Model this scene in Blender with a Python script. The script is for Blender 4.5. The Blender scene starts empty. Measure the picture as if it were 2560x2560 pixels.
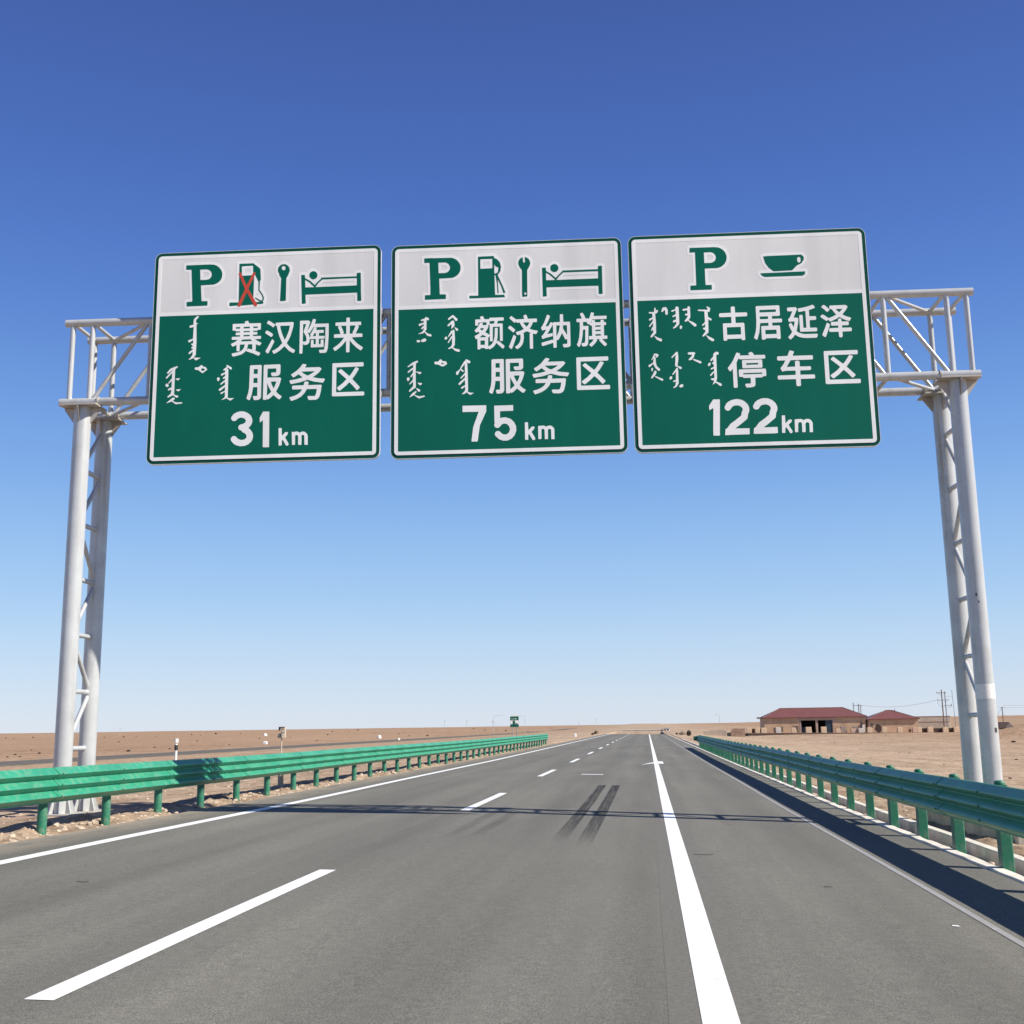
import bpy, bmesh, math, random
from mathutils import Matrix, Vector, noise

random.seed(7)
R = math.radians
scene = bpy.context.scene
COL = scene.collection

# ------------------------------------------------------------------ camera
EYE = 1.55
cam_data = bpy.data.cameras.new("camera")
cam_data.sensor_width = 36.0
cam_data.lens = 36.0 * 2850 / 2560
cam_data.clip_start = 0.05
cam_data.clip_end = 9000
cam = bpy.data.objects.new("camera", cam_data)
COL.objects.link(cam)
cam.matrix_world = (Matrix.Translation((0, 0, EYE)) @ Matrix.Rotation(0.113362, 4, 'Z')
                    @ Matrix.Rotation(math.pi / 2 + 0.186862, 4, 'X') @ Matrix.Rotation(-0.014499, 4, 'Z'))
scene.camera = cam

# ------------------------------------------------------------------ sky, sun, exposure
SUN_EL, SUN_SIDE = R(40), R(13.5)        # sun stands to the right, a little behind the camera
world = bpy.data.worlds.new("World")
scene.world = world
world.use_nodes = True
wn = world.node_tree
bg = wn.nodes["Background"]
sky = wn.nodes.new("ShaderNodeTexSky")
sky.sky_type = 'NISHITA'
sky.sun_disc = False
sky.sun_elevation = SUN_EL
sky.sun_rotation = R(90) + SUN_SIDE
sky.altitude = 1000
sky.air_density = 1.0
sky.dust_density = 0.2
sky.ozone_density = 2.0
SKY_STRENGTH, EXPOSURE = 0.08, 0.65


def lin(c):
    return tuple((x / 255 / 12.92 if x < 10.3 else ((x / 255 + 0.055) / 1.055) ** 2.4) for x in c)


# clear desert air: the physical sky, graded towards a violet-blue zenith and a pale skyline
wc = wn.nodes.new("ShaderNodeTexCoord")
wsep = wn.nodes.new("ShaderNodeSeparateXYZ")
wn.links.new(wc.outputs["Generated"], wsep.inputs[0])
wr = wn.nodes.new("ShaderNodeValToRGB")
wr.color_ramp.interpolation = 'B_SPLINE'
SKY_STOPS = ((0.0, (213, 223, 240)), (0.045, (200, 220, 243)), (0.11, (168, 207, 246)), (0.21, (124, 174, 238)), (0.34, (86, 131, 214)),
             (0.47, (69, 104, 187)), (0.60, (62, 90, 164)), (1.0, (32, 48, 104)))
while len(wr.color_ramp.elements) < len(SKY_STOPS):
    wr.color_ramp.elements.new(0.5)
for el, (p, c) in zip(wr.color_ramp.elements, SKY_STOPS):
    el.position = p
    el.color = (*lin(c), 1)
wn.links.new(wsep.outputs[2], wr.inputs[0])
wg = wn.nodes.new("ShaderNodeVectorMath")
wg.operation = 'SCALE'
wg.inputs[3].default_value = 1.0 / (SKY_STRENGTH * 2 ** EXPOSURE)
wn.links.new(wr.outputs[0], wg.inputs[0])
wm = wn.nodes.new("ShaderNodeMix")
wm.data_type = 'RGBA'
wm.inputs[0].default_value = 0.85
wn.links.new(sky.outputs[0], wm.inputs[6])
wn.links.new(wg.outputs[0], wm.inputs[7])
wn.links.new(wm.outputs[2], bg.inputs[0])
bg.inputs[1].default_value = SKY_STRENGTH

sun_data = bpy.data.lights.new("sun", 'SUN')
sun_data.energy = 4.5
sun_data.angle = R(0.53)
sun_data.color = (1.0, 0.94, 0.84)
sun = bpy.data.objects.new("sun", sun_data)
COL.objects.link(sun)
to_sun = Vector((math.cos(SUN_EL) * math.cos(SUN_SIDE), -math.cos(SUN_EL) * math.sin(SUN_SIDE), math.sin(SUN_EL)))
sun.rotation_euler = to_sun.to_track_quat('Z', 'Y').to_euler()
sun.location = (60, -15, 60)

scene.view_settings.view_transform = 'Standard'
scene.view_settings.look = 'None'
scene.view_settings.gamma = 1.0
scene.view_settings.use_curve_mapping = False
scene.view_settings.exposure = EXPOSURE


# ------------------------------------------------------------------ ground shape
def sst(a, b, x):
    t = min(1.0, max(0.0, (x - a) / (b - a)))
    return t * t * (3 - 2 * t)


def lerp(a, b, t):
    return a + (b - a) * t


def road_profile(y):
    """the carriageway sags a little ahead of the gantry and dips away past a far crest"""
    z = -0.06 * sst(10, 28, y) - 0.05 * sst(28, 60, y)
    if y > 228:
        z -= (y - 228) ** 2 * 0.00055
    return z


def road_z(x, y):
    return -0.02 * x + road_profile(y)


def terrain(x, y):
    """height of the desert, without the fine lumps"""
    near = road_profile(min(y, 228.0))
    if x > 3.7:
        z = -0.115
        if x > 3.93:
            z = lerp(-0.115, -0.22, sst(3.93, 4.12, x))
        if x > 4.42:
            z = lerp(-0.22, -0.13, sst(4.42, 4.6, x))
        z = lerp(z + near, -1.25, sst(5.6, 24, x))
        if x > 14:
            z += 0.55 * sst(225, 262, y) * sst(14, 30, x)
    elif x < -8.3:
        z = lerp(0.13, 0.21, sst(-8.5, -9.3, x))
        z = lerp(z + near, -1.02, sst(-12, -46, x))
    else:
        z = road_z(x, y) - 0.32
    if -30 < x < 30:
        z = lerp(z, 0.02, sst(242, 318, y) * (1 - sst(12, 30, abs(x))))
    z += 2.35 * math.exp(-((x - 74) / 9.5) ** 2 - ((y - 231) / 7.0) ** 2)
    d = (x * x + y * y) ** 0.5
    z += 4.6 * sst(420, 1900, d) * (1 + 1.0 * sst(150, 420, x))
    return z


# ------------------------------------------------------------------ helpers
class MB:
    """collects shapes for ONE mesh object"""

    def __init__(self):
        self.v, self.f, self.smooth = [], [], []

    def add(self, verts, faces, smooth=False):
        n = len(self.v)
        self.v += [tuple(p) for p in verts]
        self.f += [tuple(i + n for i in q) for q in faces]
        self.smooth += [smooth] * len(faces)
        return self

    def box(self, x0, x1, y0, y1, z0, z1):
        v = [(x0, y0, z0), (x1, y0, z0), (x1, y1, z0), (x0, y1, z0), (x0, y0, z1), (x1, y0, z1), (x1, y1, z1), (x0, y1, z1)]
        return self.add(v, [(0, 3, 2, 1), (4, 5, 6, 7), (0, 1, 5, 4), (1, 2, 6, 5), (2, 3, 7, 6), (3, 0, 4, 7)])

    def bbox(self, x0, x1, y0, y1, z0, z1, b=0.01, top=1.0):
        """box with chamfered vertical edges and top; top < 1 narrows it upward"""
        cx, cy = (x0 + x1) / 2, (y0 + y1) / 2
        ring = lambda ins, z, k: [(cx + (px - cx) * k, cy + (py - cy) * k, z) for px, py in (
            (x0 + ins + b, y0 + ins), (x1 - ins - b, y0 + ins), (x1 - ins, y0 + ins + b), (x1 - ins, y1 - ins - b),
            (x1 - ins - b, y1 - ins), (x0 + ins + b, y1 - ins), (x0 + ins, y1 - ins - b), (x0 + ins, y0 + ins + b))]
        v = ring(0, z0, 1) + ring(0, z1 - b, top) + ring(b, z1, top)
        f = [tuple(range(7, -1, -1)), tuple(range(16, 24))]
        for r in (0, 8):
            f += [(r + i, r + (i + 1) % 8, r + 8 + (i + 1) % 8, r + 8 + i) for i in range(8)]
        return self.add(v, f)

    def tube(self, p, q, r, n=14, r2=None, caps=True):
        p, q = Vector(p), Vector(q)
        d = (q - p).normalized()
        a = d.orthogonal().normalized()
        c = d.cross(a)
        r2 = r if r2 is None else r2
        ang = [2 * math.pi * i / n for i in range(n)]
        v = [p + (a * math.cos(t) + c * math.sin(t)) * r for t in ang] + [q + (a * math.cos(t) + c * math.sin(t)) * r2 for t in ang]
        self.add(v, [(i, (i + 1) % n, n + (i + 1) % n, n + i) for i in range(n)], True)
        if caps:
            self.add(v[:n], [tuple(range(n - 1, -1, -1))])
            self.add(v[n:], [tuple(range(n))])
        return self

    def path(self, pts, r, n=8):
        for a, b in zip(pts[:-1], pts[1:]):
            self.tube(a, b, r, n)
        return self

    def prism(self, poly, axis, a, b):
        """closed 2-D outline pushed from a to b along an axis; the outline gives the other two coordinates in order"""
        def P(u, w, t):
            return {'x': (t, u, w), 'y': (u, t, w), 'z': (u, w, t)}[axis]
        n = len(poly)
        v = [P(u, w, a) for u, w in poly] + [P(u, w, b) for u, w in poly]
        f = [tuple(range(n - 1, -1, -1)), tuple(range(n, 2 * n))] + [(i, (i + 1) % n, n + (i + 1) % n, n + i) for i in range(n)]
        return self.add(v, f)

    def lathe(self, prof, cx, cy, n=16, smooth=True):
        v = [(cx + r * math.cos(2 * math.pi * i / n), cy + r * math.sin(2 * math.pi * i / n), z) for r, z in prof for i in range(n)]
        f = []
        for k in range(len(prof) - 1):
            f += [(k * n + i, k * n + (i + 1) % n, (k + 1) * n + (i + 1) % n, (k + 1) * n + i) for i in range(n)]
        self.add(v, f, smooth)
        self.add(v[:n], [tuple(range(n - 1, -1, -1))])
        self.add(v[-n:], [tuple(range(n))])
        return self

    def build(self, name, mat, parent=None):
        me = bpy.data.meshes.new(name)
        me.from_pydata(self.v, [], self.f)
        me.polygons.foreach_set("use_smooth", self.smooth)
        bm = bmesh.new()
        bm.from_mesh(me)
        bmesh.ops.recalc_face_normals(bm, faces=bm.faces)
        bm.to_mesh(me)
        bm.free()
        me.materials.append(mat)
        o = bpy.data.objects.new(name, me)
        COL.objects.link(o)
        if parent:
            o.parent = parent
        return o


def tag(o, label=None, cat=None, group=None, kind=None):
    for k, w in (('label', label), ('category', cat), ('group', group), ('kind', kind)):
        if w:
            o[k] = w
    return o


def thing(name, label, cat, loc=(0, 0, 0), rz=0.0, group=None):
    o = bpy.data.objects.new(name, None)
    o.empty_display_size = 0.2
    COL.objects.link(o)
    o.location = loc
    o.rotation_euler = (0, 0, rz)
    return tag(o, label, cat, group)


def copy_thing(o, loc, rz=0.0, scale=1.0, label=None):
    c = o.copy()
    COL.objects.link(c)
    c.location, c.rotation_euler = loc, (0, 0, rz)
    c.scale = (scale, scale, scale) if not isinstance(scale, tuple) else scale
    if label:
        c['label'] = label
    for ch in list(o.children):
        d = ch.copy()
        COL.objects.link(d)
        d.parent = c
        for g in list(ch.children):
            e = g.copy()
            COL.objects.link(e)
            e.parent = d
    return c


# ------------------------------------------------------------------ materials
class Mat:
    def __init__(self, name, rough=0.6, metal=0.0, spec=0.5):
        self.m = bpy.data.materials.new(name)
        self.m.use_nodes = True
        self.t = self.m.node_tree
        self.b = self.t.nodes["Principled BSDF"]
        self.b.inputs["Roughness"].default_value = rough
        self.b.inputs["Metallic"].default_value = metal
        self.b.inputs["Specular IOR Level"].default_value = spec
        self.tc = self.t.nodes.new("ShaderNodeTexCoord")

    def node(self, kind, **props):
        n = self.t.nodes.new(kind)
        for k, w in props.items():
            setattr(n, k, w)
        return n

    def link(self, a, b):
        self.t.links.new(a, b)

    def coords(self, space="Object", scale=(1, 1, 1)):
        mp = self.node("ShaderNodeMapping")
        mp.inputs["Scale"].default_value = scale
        self.link(self.tc.outputs[space], mp.inputs["Vector"])
        return mp.outputs[0]

    def noise(self, scale, detail=4, rough=0.55, stretch=(1, 1, 1), space="Object"):
        n = self.node("ShaderNodeTexNoise")
        n.inputs["Scale"].default_value = scale
        n.inputs["Detail"].default_value = detail
        n.inputs["Roughness"].default_value = rough
        self.link(self.coords(space, stretch), n.inputs["Vector"])
        return n.outputs["Fac"]

    def ramp(self, fac, stops):
        r = self.node("ShaderNodeValToRGB")
        e = r.color_ramp.elements
        while len(e) < len(stops):
            e.new(0.5)
        for el, (p, c) in zip(e, stops):
            el.position = p
            el.color = (*c, 1) if len(c) == 3 else c
        self.link(fac, r.inputs[0])
        return r.outputs[0]

    def mix(self, a, b, fac, mode='MIX'):
        n = self.node("ShaderNodeMix", data_type='RGBA', blend_type=mode)
        for sock, val in ((n.inputs[0], fac), (n.inputs[6], a), (n.inputs[7], b)):
            if isinstance(val, (int, float)):
                sock.default_value = val
            elif isinstance(val, tuple):
                sock.default_value = (*val, 1)
            else:
                self.link(val, sock)
        return n.outputs[2]

    def color(self, c):
        if isinstance(c, tuple):
            self.b.inputs["Base Color"].default_value = (*c, 1)
        else:
            self.link(c, self.b.inputs["Base Color"])
        return self

    def bump(self, fac, strength=0.3, dist=0.01):
        n = self.node("ShaderNodeBump")
        n.inputs["Strength"].default_value = strength
        n.inputs["Distance"].default_value = dist
        self.link(fac, n.inputs["Height"])
        self.link(n.outputs[0], self.b.inputs["Normal"])
        return self


def simple(name, c, rough=0.6, metal=0.0, var=0.12, scale=6.0, bump=0.0, bscale=40, spec=0.5, space="Object"):
    m = Mat(name, rough, metal, spec)
    lo = tuple(max(0, x * (1 - var)) for x in c)
    hi = tuple(min(1, x * (1 + var)) for x in c)
    m.color(m.ramp(m.noise(scale, 5, 0.6, space=space), [(0.3, lo), (0.7, hi)]))
    if bump:
        m.bump(m.noise(bscale, 4, 0.6, space=space), bump, 0.01)
    return m.m


def asphalt_material():
    m = Mat("asphalt", 0.88, 0, 0.3)
    grain = m.noise(95, 3, 0.7)
    mid = m.noise(14, 4, 0.65)
    big = m.noise(0.35, 4, 0.6, (1, 0.25, 1))
    base = m.ramp(grain, [(0.30, (0.078, 0.076, 0.065)), (0.5, (0.156, 0.151, 0.130)), (0.72, (0.275, 0.267, 0.231))])
    base = m.mix(base, m.ramp(mid, [(0.3, (0.72, 0.72, 0.72)), (0.7, (1.22, 1.22, 1.2))]), 0.5, 'MULTIPLY')
    base = m.mix(base, m.ramp(big, [(0.3, (0.80, 0.80, 0.81)), (0.7, (1.16, 1.15, 1.12))]), 0.75, 'MULTIPLY')
    # lengthwise streaks left by the paver and by tyres
    streak = m.noise(2.2, 3, 0.5, (1, 0.03, 1))
    base = m.mix(base, m.ramp(streak, [(0.35, (0.84, 0.84, 0.84)), (0.65, (1.1, 1.1, 1.1))]), 0.55, 'MULTIPLY')
    # wheel paths, polished a little darker, and hairline cracks
    sep = m.node("ShaderNodeSeparateXYZ")
    m.link(m.tc.outputs["Object"], sep.inputs[0])
    wv = m.node("ShaderNodeMath", operation='SINE')
    sc_ = m.node("ShaderNodeMath", operation='MULTIPLY_ADD')
    sc_.inputs[1].default_value, sc_.inputs[2].default_value = 2 * math.pi / 1.9, 1.2
    m.link(sep.outputs[0], sc_.inputs[0])
    m.link(sc_.outputs[0], wv.inputs[0])
    half = m.node("ShaderNodeMath", operation='MULTIPLY_ADD')
    half.inputs[1].default_value, half.inputs[2].default_value = 0.5, 0.5
    m.link(wv.outputs[0], half.inputs[0])
    base = m.mix(base, m.ramp(half.outputs[0], [(0.2, (1.03, 1.03, 1.03)), (0.9, (0.90, 0.90, 0.90))]), 0.8, 'MULTIPLY')
    ck = m.node("ShaderNodeTexVoronoi", feature='DISTANCE_TO_EDGE')
    ck.inputs["Scale"].default_value = 0.16
    wob = m.node("ShaderNodeTexNoise")
    wob.inputs["Scale"].default_value = 1.3
    wob.inputs["Detail"].default_value = 5
    add = m.node("ShaderNodeVectorMath", operation='MULTIPLY_ADD')
    add.inputs[1].default_value = (1.6, 1.6, 0)
    m.link(m.tc.outputs["Object"], wob.inputs["Vector"])
    m.link(wob.outputs["Color"], add.inputs[0])
    m.link(m.tc.outputs["Object"], add.inputs[2])
    m.link(add.outputs[0], ck.inputs["Vector"])
    crack = m.ramp(ck.outputs["Distance"], [(0.0, (0.62, 0.62, 0.62)), (0.0022, (1, 1, 1))])
    base = m.mix(base, crack, m.ramp(big, [(0.50, (0, 0, 0)), (0.60, (0.4, 0.4, 0.4))]), 'MULTIPLY')
    # sand blown on to the outer edges
    dust = m.noise(3.2, 6, 0.75, (1, 0.35, 1))
    ed_ = m.node("ShaderNodeMapRange")
    ed_.inputs["From Min"].default_value, ed_.inputs["From Max"].default_value = -7.5, -8.4
    m.link(sep.outputs[0], ed_.inputs["Value"])
    dm = m.mix((0, 0, 0), m.ramp(dust, [(0.35, (0.05,) * 3), (0.65, (0.75,) * 3)]), ed_.outputs[0])
    base = m.mix(base, (0.40, 0.32, 0.235), dm)
    m.color(base)
    m.bump(grain, 0.55, 0.006)
    return m.m


def desert_material():
    m = Mat("desert_soil", 0.95, 0, 0.15)
    fine = m.noise(28, 5, 0.7)
    mid = m.noise(1.1, 6, 0.65)
    far = m.noise(0.012, 5, 0.6, (1, 0.6, 1))
    patch = m.noise(0.11, 5, 0.62)
    base = m.ramp(mid, [(0.25, (0.35, 0.265, 0.19)), (0.5, (0.47, 0.375, 0.275)), (0.75, (0.58, 0.485, 0.37))])
    base = m.mix(base, m.ramp(patch, [(0.3, (0.78, 0.75, 0.72)), (0.68, (1.14, 1.13, 1.12))]), 0.8, 'MULTIPLY')
    base = m.mix(base, m.ramp(far, [(0.35, (0.84, 0.78, 0.74)), (0.65, (1.08, 1.05, 1.02))]), 0.8, 'MULTIPLY')
    base = m.mix(base, m.ramp(fine, [(0.3, (0.66, 0.64, 0.62)), (0.6, (1.12, 1.12, 1.12))]), 0.8, 'MULTIPLY')
    peb = m.node("ShaderNodeTexVoronoi")
    peb.inputs["Scale"].default_value = 5.5
    m.link(m.coords(), peb.inputs["Vector"])
    pebc = m.ramp(peb.outputs["Color"], [(0.25, (0.70, 0.68, 0.66)), (0.42, (1, 1, 1)), (0.8, (1.12, 1.11, 1.1))])
    base = m.mix(base, pebc, 0.75, 'MULTIPLY')
    scrub = m.noise(2.6, 6, 0.8, (1, 0.22, 1))
    base = m.mix(base, m.ramp(scrub, [(0.34, (0.52, 0.47, 0.43)), (0.50, (1, 1, 1))]), 0.85, 'MULTIPLY')
    tuftn = m.noise(0.6, 6, 0.82, (1, 0.16, 1))
    base = m.mix(base, m.ramp(tuftn, [(0.34, (0.56, 0.50, 0.46)), (0.47, (1, 1, 1))]), 0.85, 'MULTIPLY')
    # the outer desert is redder gravel, the strip worked over beside the road paler sand
    sep = m.node("ShaderNodeSeparateXYZ")
    m.link(m.tc.outputs["Object"], sep.inputs[0])
    ax = m.node("ShaderNodeMath", operation='ABSOLUTE')
    m.link(sep.outputs[0], ax.inputs[0])
    mr = m.node("ShaderNodeMapRange")
    mr.inputs["From Min"].default_value, mr.inputs["From Max"].default_value = 12, 75
    m.link(ax.outputs[0], mr.inputs["Value"])
    base = m.mix(base, m.mix(base, (0.86, 0.765, 0.69), 1.0, 'MULTIPLY'), mr.outputs[0])
    m.color(base)
    m.bump(m.mix(fine, mid, 0.5), 0.9, 0.05)
    return m.m


def paint_material(name, c, rough=0.5, worn=(0.62, 0.61, 0.58), amount=0.18):
    m = Mat(name, rough, 0, 0.4)
    f = m.noise(9, 6, 0.7)
    g = m.noise(60, 3, 0.7)
    k = m.ramp(f, [(0.30, (1, 1, 1)), (0.42, (0, 0, 0))])
    col = m.mix(c, worn, k)
    col = m.mix(col, m.ramp(g, [(0.3, (1 - amount,) * 3), (0.6, (1, 1, 1))]), 1.0, 'MULTIPLY')
    m.color(col)
    m.bump(g, 0.25, 0.003)
    return m.m


def steel_material(name, c, rough):
    m = Mat(name, rough, 0.12, 0.7)
    cloud = m.noise(3.0, 5, 0.6)
    run = m.noise(5, 5, 0.65, (1, 1, 0.12))
    spot = m.noise(16, 5, 0.75)
    col = m.ramp(cloud, [(0.3, tuple(x * 0.88 for x in c)), (0.7, tuple(min(1, x * 1.06) for x in c))])
    col = m.mix(col, m.ramp(run, [(0.32, (0.72, 0.70, 0.66)), (0.50, (1, 1, 1))]), 0.6, 'MULTIPLY')
    col = m.mix(col, m.ramp(spot, [(0.24, (0.50, 0.42, 0.34)), (0.35, (1, 1, 1))]), 0.75, 'MULTIPLY')
    m.color(col)
    m.link(m.ramp(cloud, [(0.3, (rough + 0.10,) * 3), (0.7, (rough - 0.05,) * 3)]), m.b.inputs["Roughness"])
    m.bump(m.noise(30, 3), 0.06, 0.004)
    return m.m


def rail_material(name, c):
    m = Mat(name, 0.42, 0, 0.5)
    n = m.noise(1.6, 5, 0.65)
    run = m.noise(3.5, 5, 0.7, (1, 1, 0.25))
    dust = m.noise(9, 6, 0.75)
    col = m.ramp(n, [(0.3, tuple(x * 0.86 for x in c)), (0.7, tuple(x * 1.1 for x in c))])
    col = m.mix(col, m.ramp(run, [(0.28, (0.80, 0.84, 0.84)), (0.5, (1, 1, 1))]), 0.6, 'MULTIPLY')
    col = m.mix(col, (0.42, 0.36, 0.28), m.ramp(dust, [(0.48, (0, 0, 0)), (0.80, (0.5, 0.5, 0.5))]))
    m.color(col)
    m.link(m.ramp(dust, [(0.3, (0.36,) * 3), (0.7, (0.55,) * 3)]), m.b.inputs["Roughness"])
    return m.m


def sheet_material(name, c, rough=0.35):
    """reflective sign sheeting: slightly glossy, faint vertical weathering"""
    m = Mat(name, rough, 0, 0.25)
    run = m.noise(1.2, 4, 0.6, (1, 1, 0.12))
    big = m.noise(0.5, 3, 0.5)
    col = m.ramp(run, [(0.32, tuple(x * 0.92 for x in c)), (0.62, tuple(min(1, x * 1.05) for x in c))])
    col = m.mix(col, m.ramp(big, [(0.3, (0.92,) * 3), (0.7, (1.05,) * 3)]), 0.7, 'MULTIPLY')
    m.color(col)
    return m.m


def brick_material(name, a, b, mortar, scale=2.2):
    m = Mat(name, 0.9, 0, 0.2)
    br = m.node("ShaderNodeTexBrick")
    br.inputs["Scale"].default_value = scale
    br.inputs["Color1"].default_value = (*a, 1)
    br.inputs["Color2"].default_value = (*b, 1)
    br.inputs["Mortar"].default_value = (*mortar, 1)
    br.inputs["Mortar Size"].default_value = 0.012
    mp = m.node("ShaderNodeMapping")
    mp.inputs["Rotation"].default_value = (R(90), 0, 0)
    m.link(m.tc.outputs["Object"], mp.inputs["Vector"])
    m.link(mp.outputs[0], br.inputs["Vector"])
    n = m.noise(0.45, 6, 0.65)
    stain = m.ramp(n, [(0.28, (0.62, 0.60, 0.58)), (0.55, (1.05, 1.05, 1.05))])
    m.color(m.mix(br.outputs[0], stain, 0.75, 'MULTIPLY'))
    m.bump(br.outputs["Fac"], 0.3, 0.01)
    return m.m


def skid_material():
    m = Mat("tyre_rubber_mark", 0.8, 0, 0.3)
    m.color((0.018, 0.018, 0.019))
    streak = m.noise(22, 4, 0.6, (1, 0.02, 1))
    grain = m.noise(70, 3, 0.7)
    a = m.ramp(streak, [(0.32, (0.25,) * 3), (0.55, (0.72,) * 3)])
    a = m.mix(a, m.ramp(grain, [(0.3, (0.35,) * 3), (0.6, (1,) * 3)]), 0.8, 'MULTIPLY')
    # each mark wears thin towards its near end (object y runs along the mark, 0 at the near end)
    sep = m.node("ShaderNodeSeparateXYZ")
    m.link(m.tc.outputs["Generated"], sep.inputs[0])
    fade = m.ramp(sep.outputs[1], [(0.0, (0.0,) * 3), (0.22, (0.75,) * 3), (1.0, (1,) * 3)])
    a = m.mix(a, fade, 1.0, 'MULTIPLY')
    m.link(a, m.b.inputs["Alpha"])
    return m.m


M = dict(
    asphalt=asphalt_material(), soil=desert_material(), skid=skid_material(),
    line=paint_material("road_paint", (0.86, 0.86, 0.83)),
    edge_line=paint_material("dusty_road_paint", (0.36, 0.35, 0.33), amount=0.3),
    sealant=simple("bitumen_sealant", (0.135, 0.129, 0.110), 0.9, var=0.25, scale=30, bump=0.3, bscale=90),
    steel=steel_material("pale_painted_steel", (0.52, 0.53, 0.53), 0.28),
    plate=steel_material("weathered_steel_plate", (0.44, 0.41, 0.37), 0.5),
    tape=simple("white_tape", (0.78, 0.77, 0.74), 0.5, scale=20),
    dark=simple("dark_sticker", (0.05, 0.045, 0.045), 0.6),
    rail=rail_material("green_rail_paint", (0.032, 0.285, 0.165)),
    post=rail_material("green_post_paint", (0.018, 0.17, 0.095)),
    bolt=simple("bolt_steel", (0.12, 0.16, 0.14), 0.5, 0.4),
    concrete=simple("concrete", (0.40, 0.36, 0.30), 0.9, var=0.3, scale=2.5, bump=0.4, bscale=25),
    kerb=simple("pale_kerb_concrete", (0.66, 0.61, 0.52), 0.9, var=0.2, scale=3, bump=0.5, bscale=30),
    rim=sheet_material("sign_rim_green", (0.001, 0.070, 0.044)),
    green=sheet_material("sign_green", (0.001, 0.128, 0.080)),
    white=sheet_material("sign_white", (0.92, 0.925, 0.90), 0.3),
    grey=sheet_material("sign_header_white", (0.80, 0.795, 0.765), 0.3),
    red=simple("sign_red_tape", (0.62, 0.07, 0.035), 0.4),
    alu=simple("aluminium", (0.72, 0.74, 0.74), 0.4, 0.3),
    wall=brick_material("tan_brick_wall", (0.70, 0.47, 0.29), (0.62, 0.39, 0.24), (0.63, 0.46, 0.32)),
    trim=simple("pink_plaster_trim", (0.50, 0.35, 0.28), 0.9, scale=1.5),
    dark_wall=brick_material("dark_stone_wall", (0.16, 0.12, 0.095), (0.24, 0.18, 0.14), (0.20, 0.16, 0.13), 1.3),
    mud=simple("mud_brick", (0.36, 0.24, 0.17), 0.95, var=0.3, scale=1.2, bump=0.6, bscale=6),
    pale_mud=simple("pale_mud_plaster", (0.52, 0.42, 0.32), 0.95, var=0.2, scale=0.6),
    door=simple("dark_blue_door", (0.030, 0.055, 0.07), 0.5, scale=3),
    inside=simple("dark_interior", (0.012, 0.014, 0.018), 0.8),
    timber=simple("dark_timber_board", (0.075, 0.045, 0.032), 0.8, var=0.35, scale=5),
    block=simple("tan_block", (0.78, 0.57, 0.37), 0.9, var=0.12, scale=3),
    pink_block=simple("pinkish_block", (0.70, 0.47, 0.34), 0.9, var=0.12, scale=3),
    pale_block=simple("pale_grey_block", (0.72, 0.64, 0.54), 0.9, var=0.1, scale=3),
    grey_block=simple("grey_block", (0.40, 0.33, 0.28), 0.9, var=0.2, scale=3),
    mast=simple("grey_mast_steel", (0.26, 0.26, 0.27), 0.5, 0.2),
    far_mast=simple("far_grey_steel", (0.42, 0.43, 0.45), 0.6),
    wood_pole=simple("wooden_pole", (0.20, 0.15, 0.12), 0.85, scale=8),
    white_paint=simple("white_paint", (0.84, 0.84, 0.82), 0.6, var=0.06),
    black_paint=simple("black_paint", (0.03, 0.028, 0.028), 0.6),
    tan_paint=simple("weathered_cream_paint", (0.60, 0.49, 0.38), 0.75, var=0.25, scale=14),
    brown_metal=simple("brown_metal", (0.13, 0.10, 0.085), 0.7),
    lamp_green=simple("grey_green_metal", (0.16, 0.21, 0.18), 0.5),
    twig=simple("dry_twigs", (0.075, 0.050, 0.034), 0.95, var=0.4, scale=20),
    bush=simple("dusty_olive_leaves", (0.085, 0.075, 0.045), 0.95, var=0.4, scale=12),
    pale_bush=simple("pale_dry_grass", (0.48, 0.39, 0.29), 0.95, var=0.25, scale=12),
    stone=simple("road_stone", (0.46, 0.37, 0.28), 0.95, var=0.4, scale=9),
    net=simple("grey_mesh_net", (0.26, 0.22, 0.20), 0.9, scale=4),
    tarp=simple("brown_tarpaulin", (0.14, 0.095, 0.085), 0.75, scale=3),
)


def roof_material():
    m = Mat("maroon_metal_roof", 0.5, 0, 0.4)
    w = m.node("ShaderNodeTexWave", wave_type='BANDS', bands_direction='X')
    w.inputs["Scale"].default_value = 1.05
    m.link(m.tc.outputs["Object"], w.inputs["Vector"])
    n = m.noise(0.7, 5, 0.6)
    col = m.ramp(w.outputs["Fac"], [(0.05, (0.11, 0.040, 0.035)), (0.25, (0.19, 0.072, 0.062)), (1.0, (0.205, 0.080, 0.068))])
    m.color(m.mix(col, m.ramp(n, [(0.3, (0.85,) * 3), (0.7, (1.1,) * 3)]), 0.8, 'MULTIPLY'))
    m.bump(w.outputs["Fac"], 0.6, 0.03)
    return m.m


M['roof'] = roof_material()


# ------------------------------------------------------------------ setting: ground, carriageway, kerbs, far carriageway
def graded(stops):
    """list of coordinates from (start, step) pairs, last entry is the end"""
    out = []
    for (a, s), (b, _) in zip(stops[:-1], stops[1:]):
        n = max(1, round((b - a) / s))
        out += [a + (b - a) * i / n for i in range(n)]
    return out + [stops[-1][0]]


def grow(start, step, k, end):
    out, p = [], start
    while p < end:
        p += step
        step *= k
        out.append(p)
    return out


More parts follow.
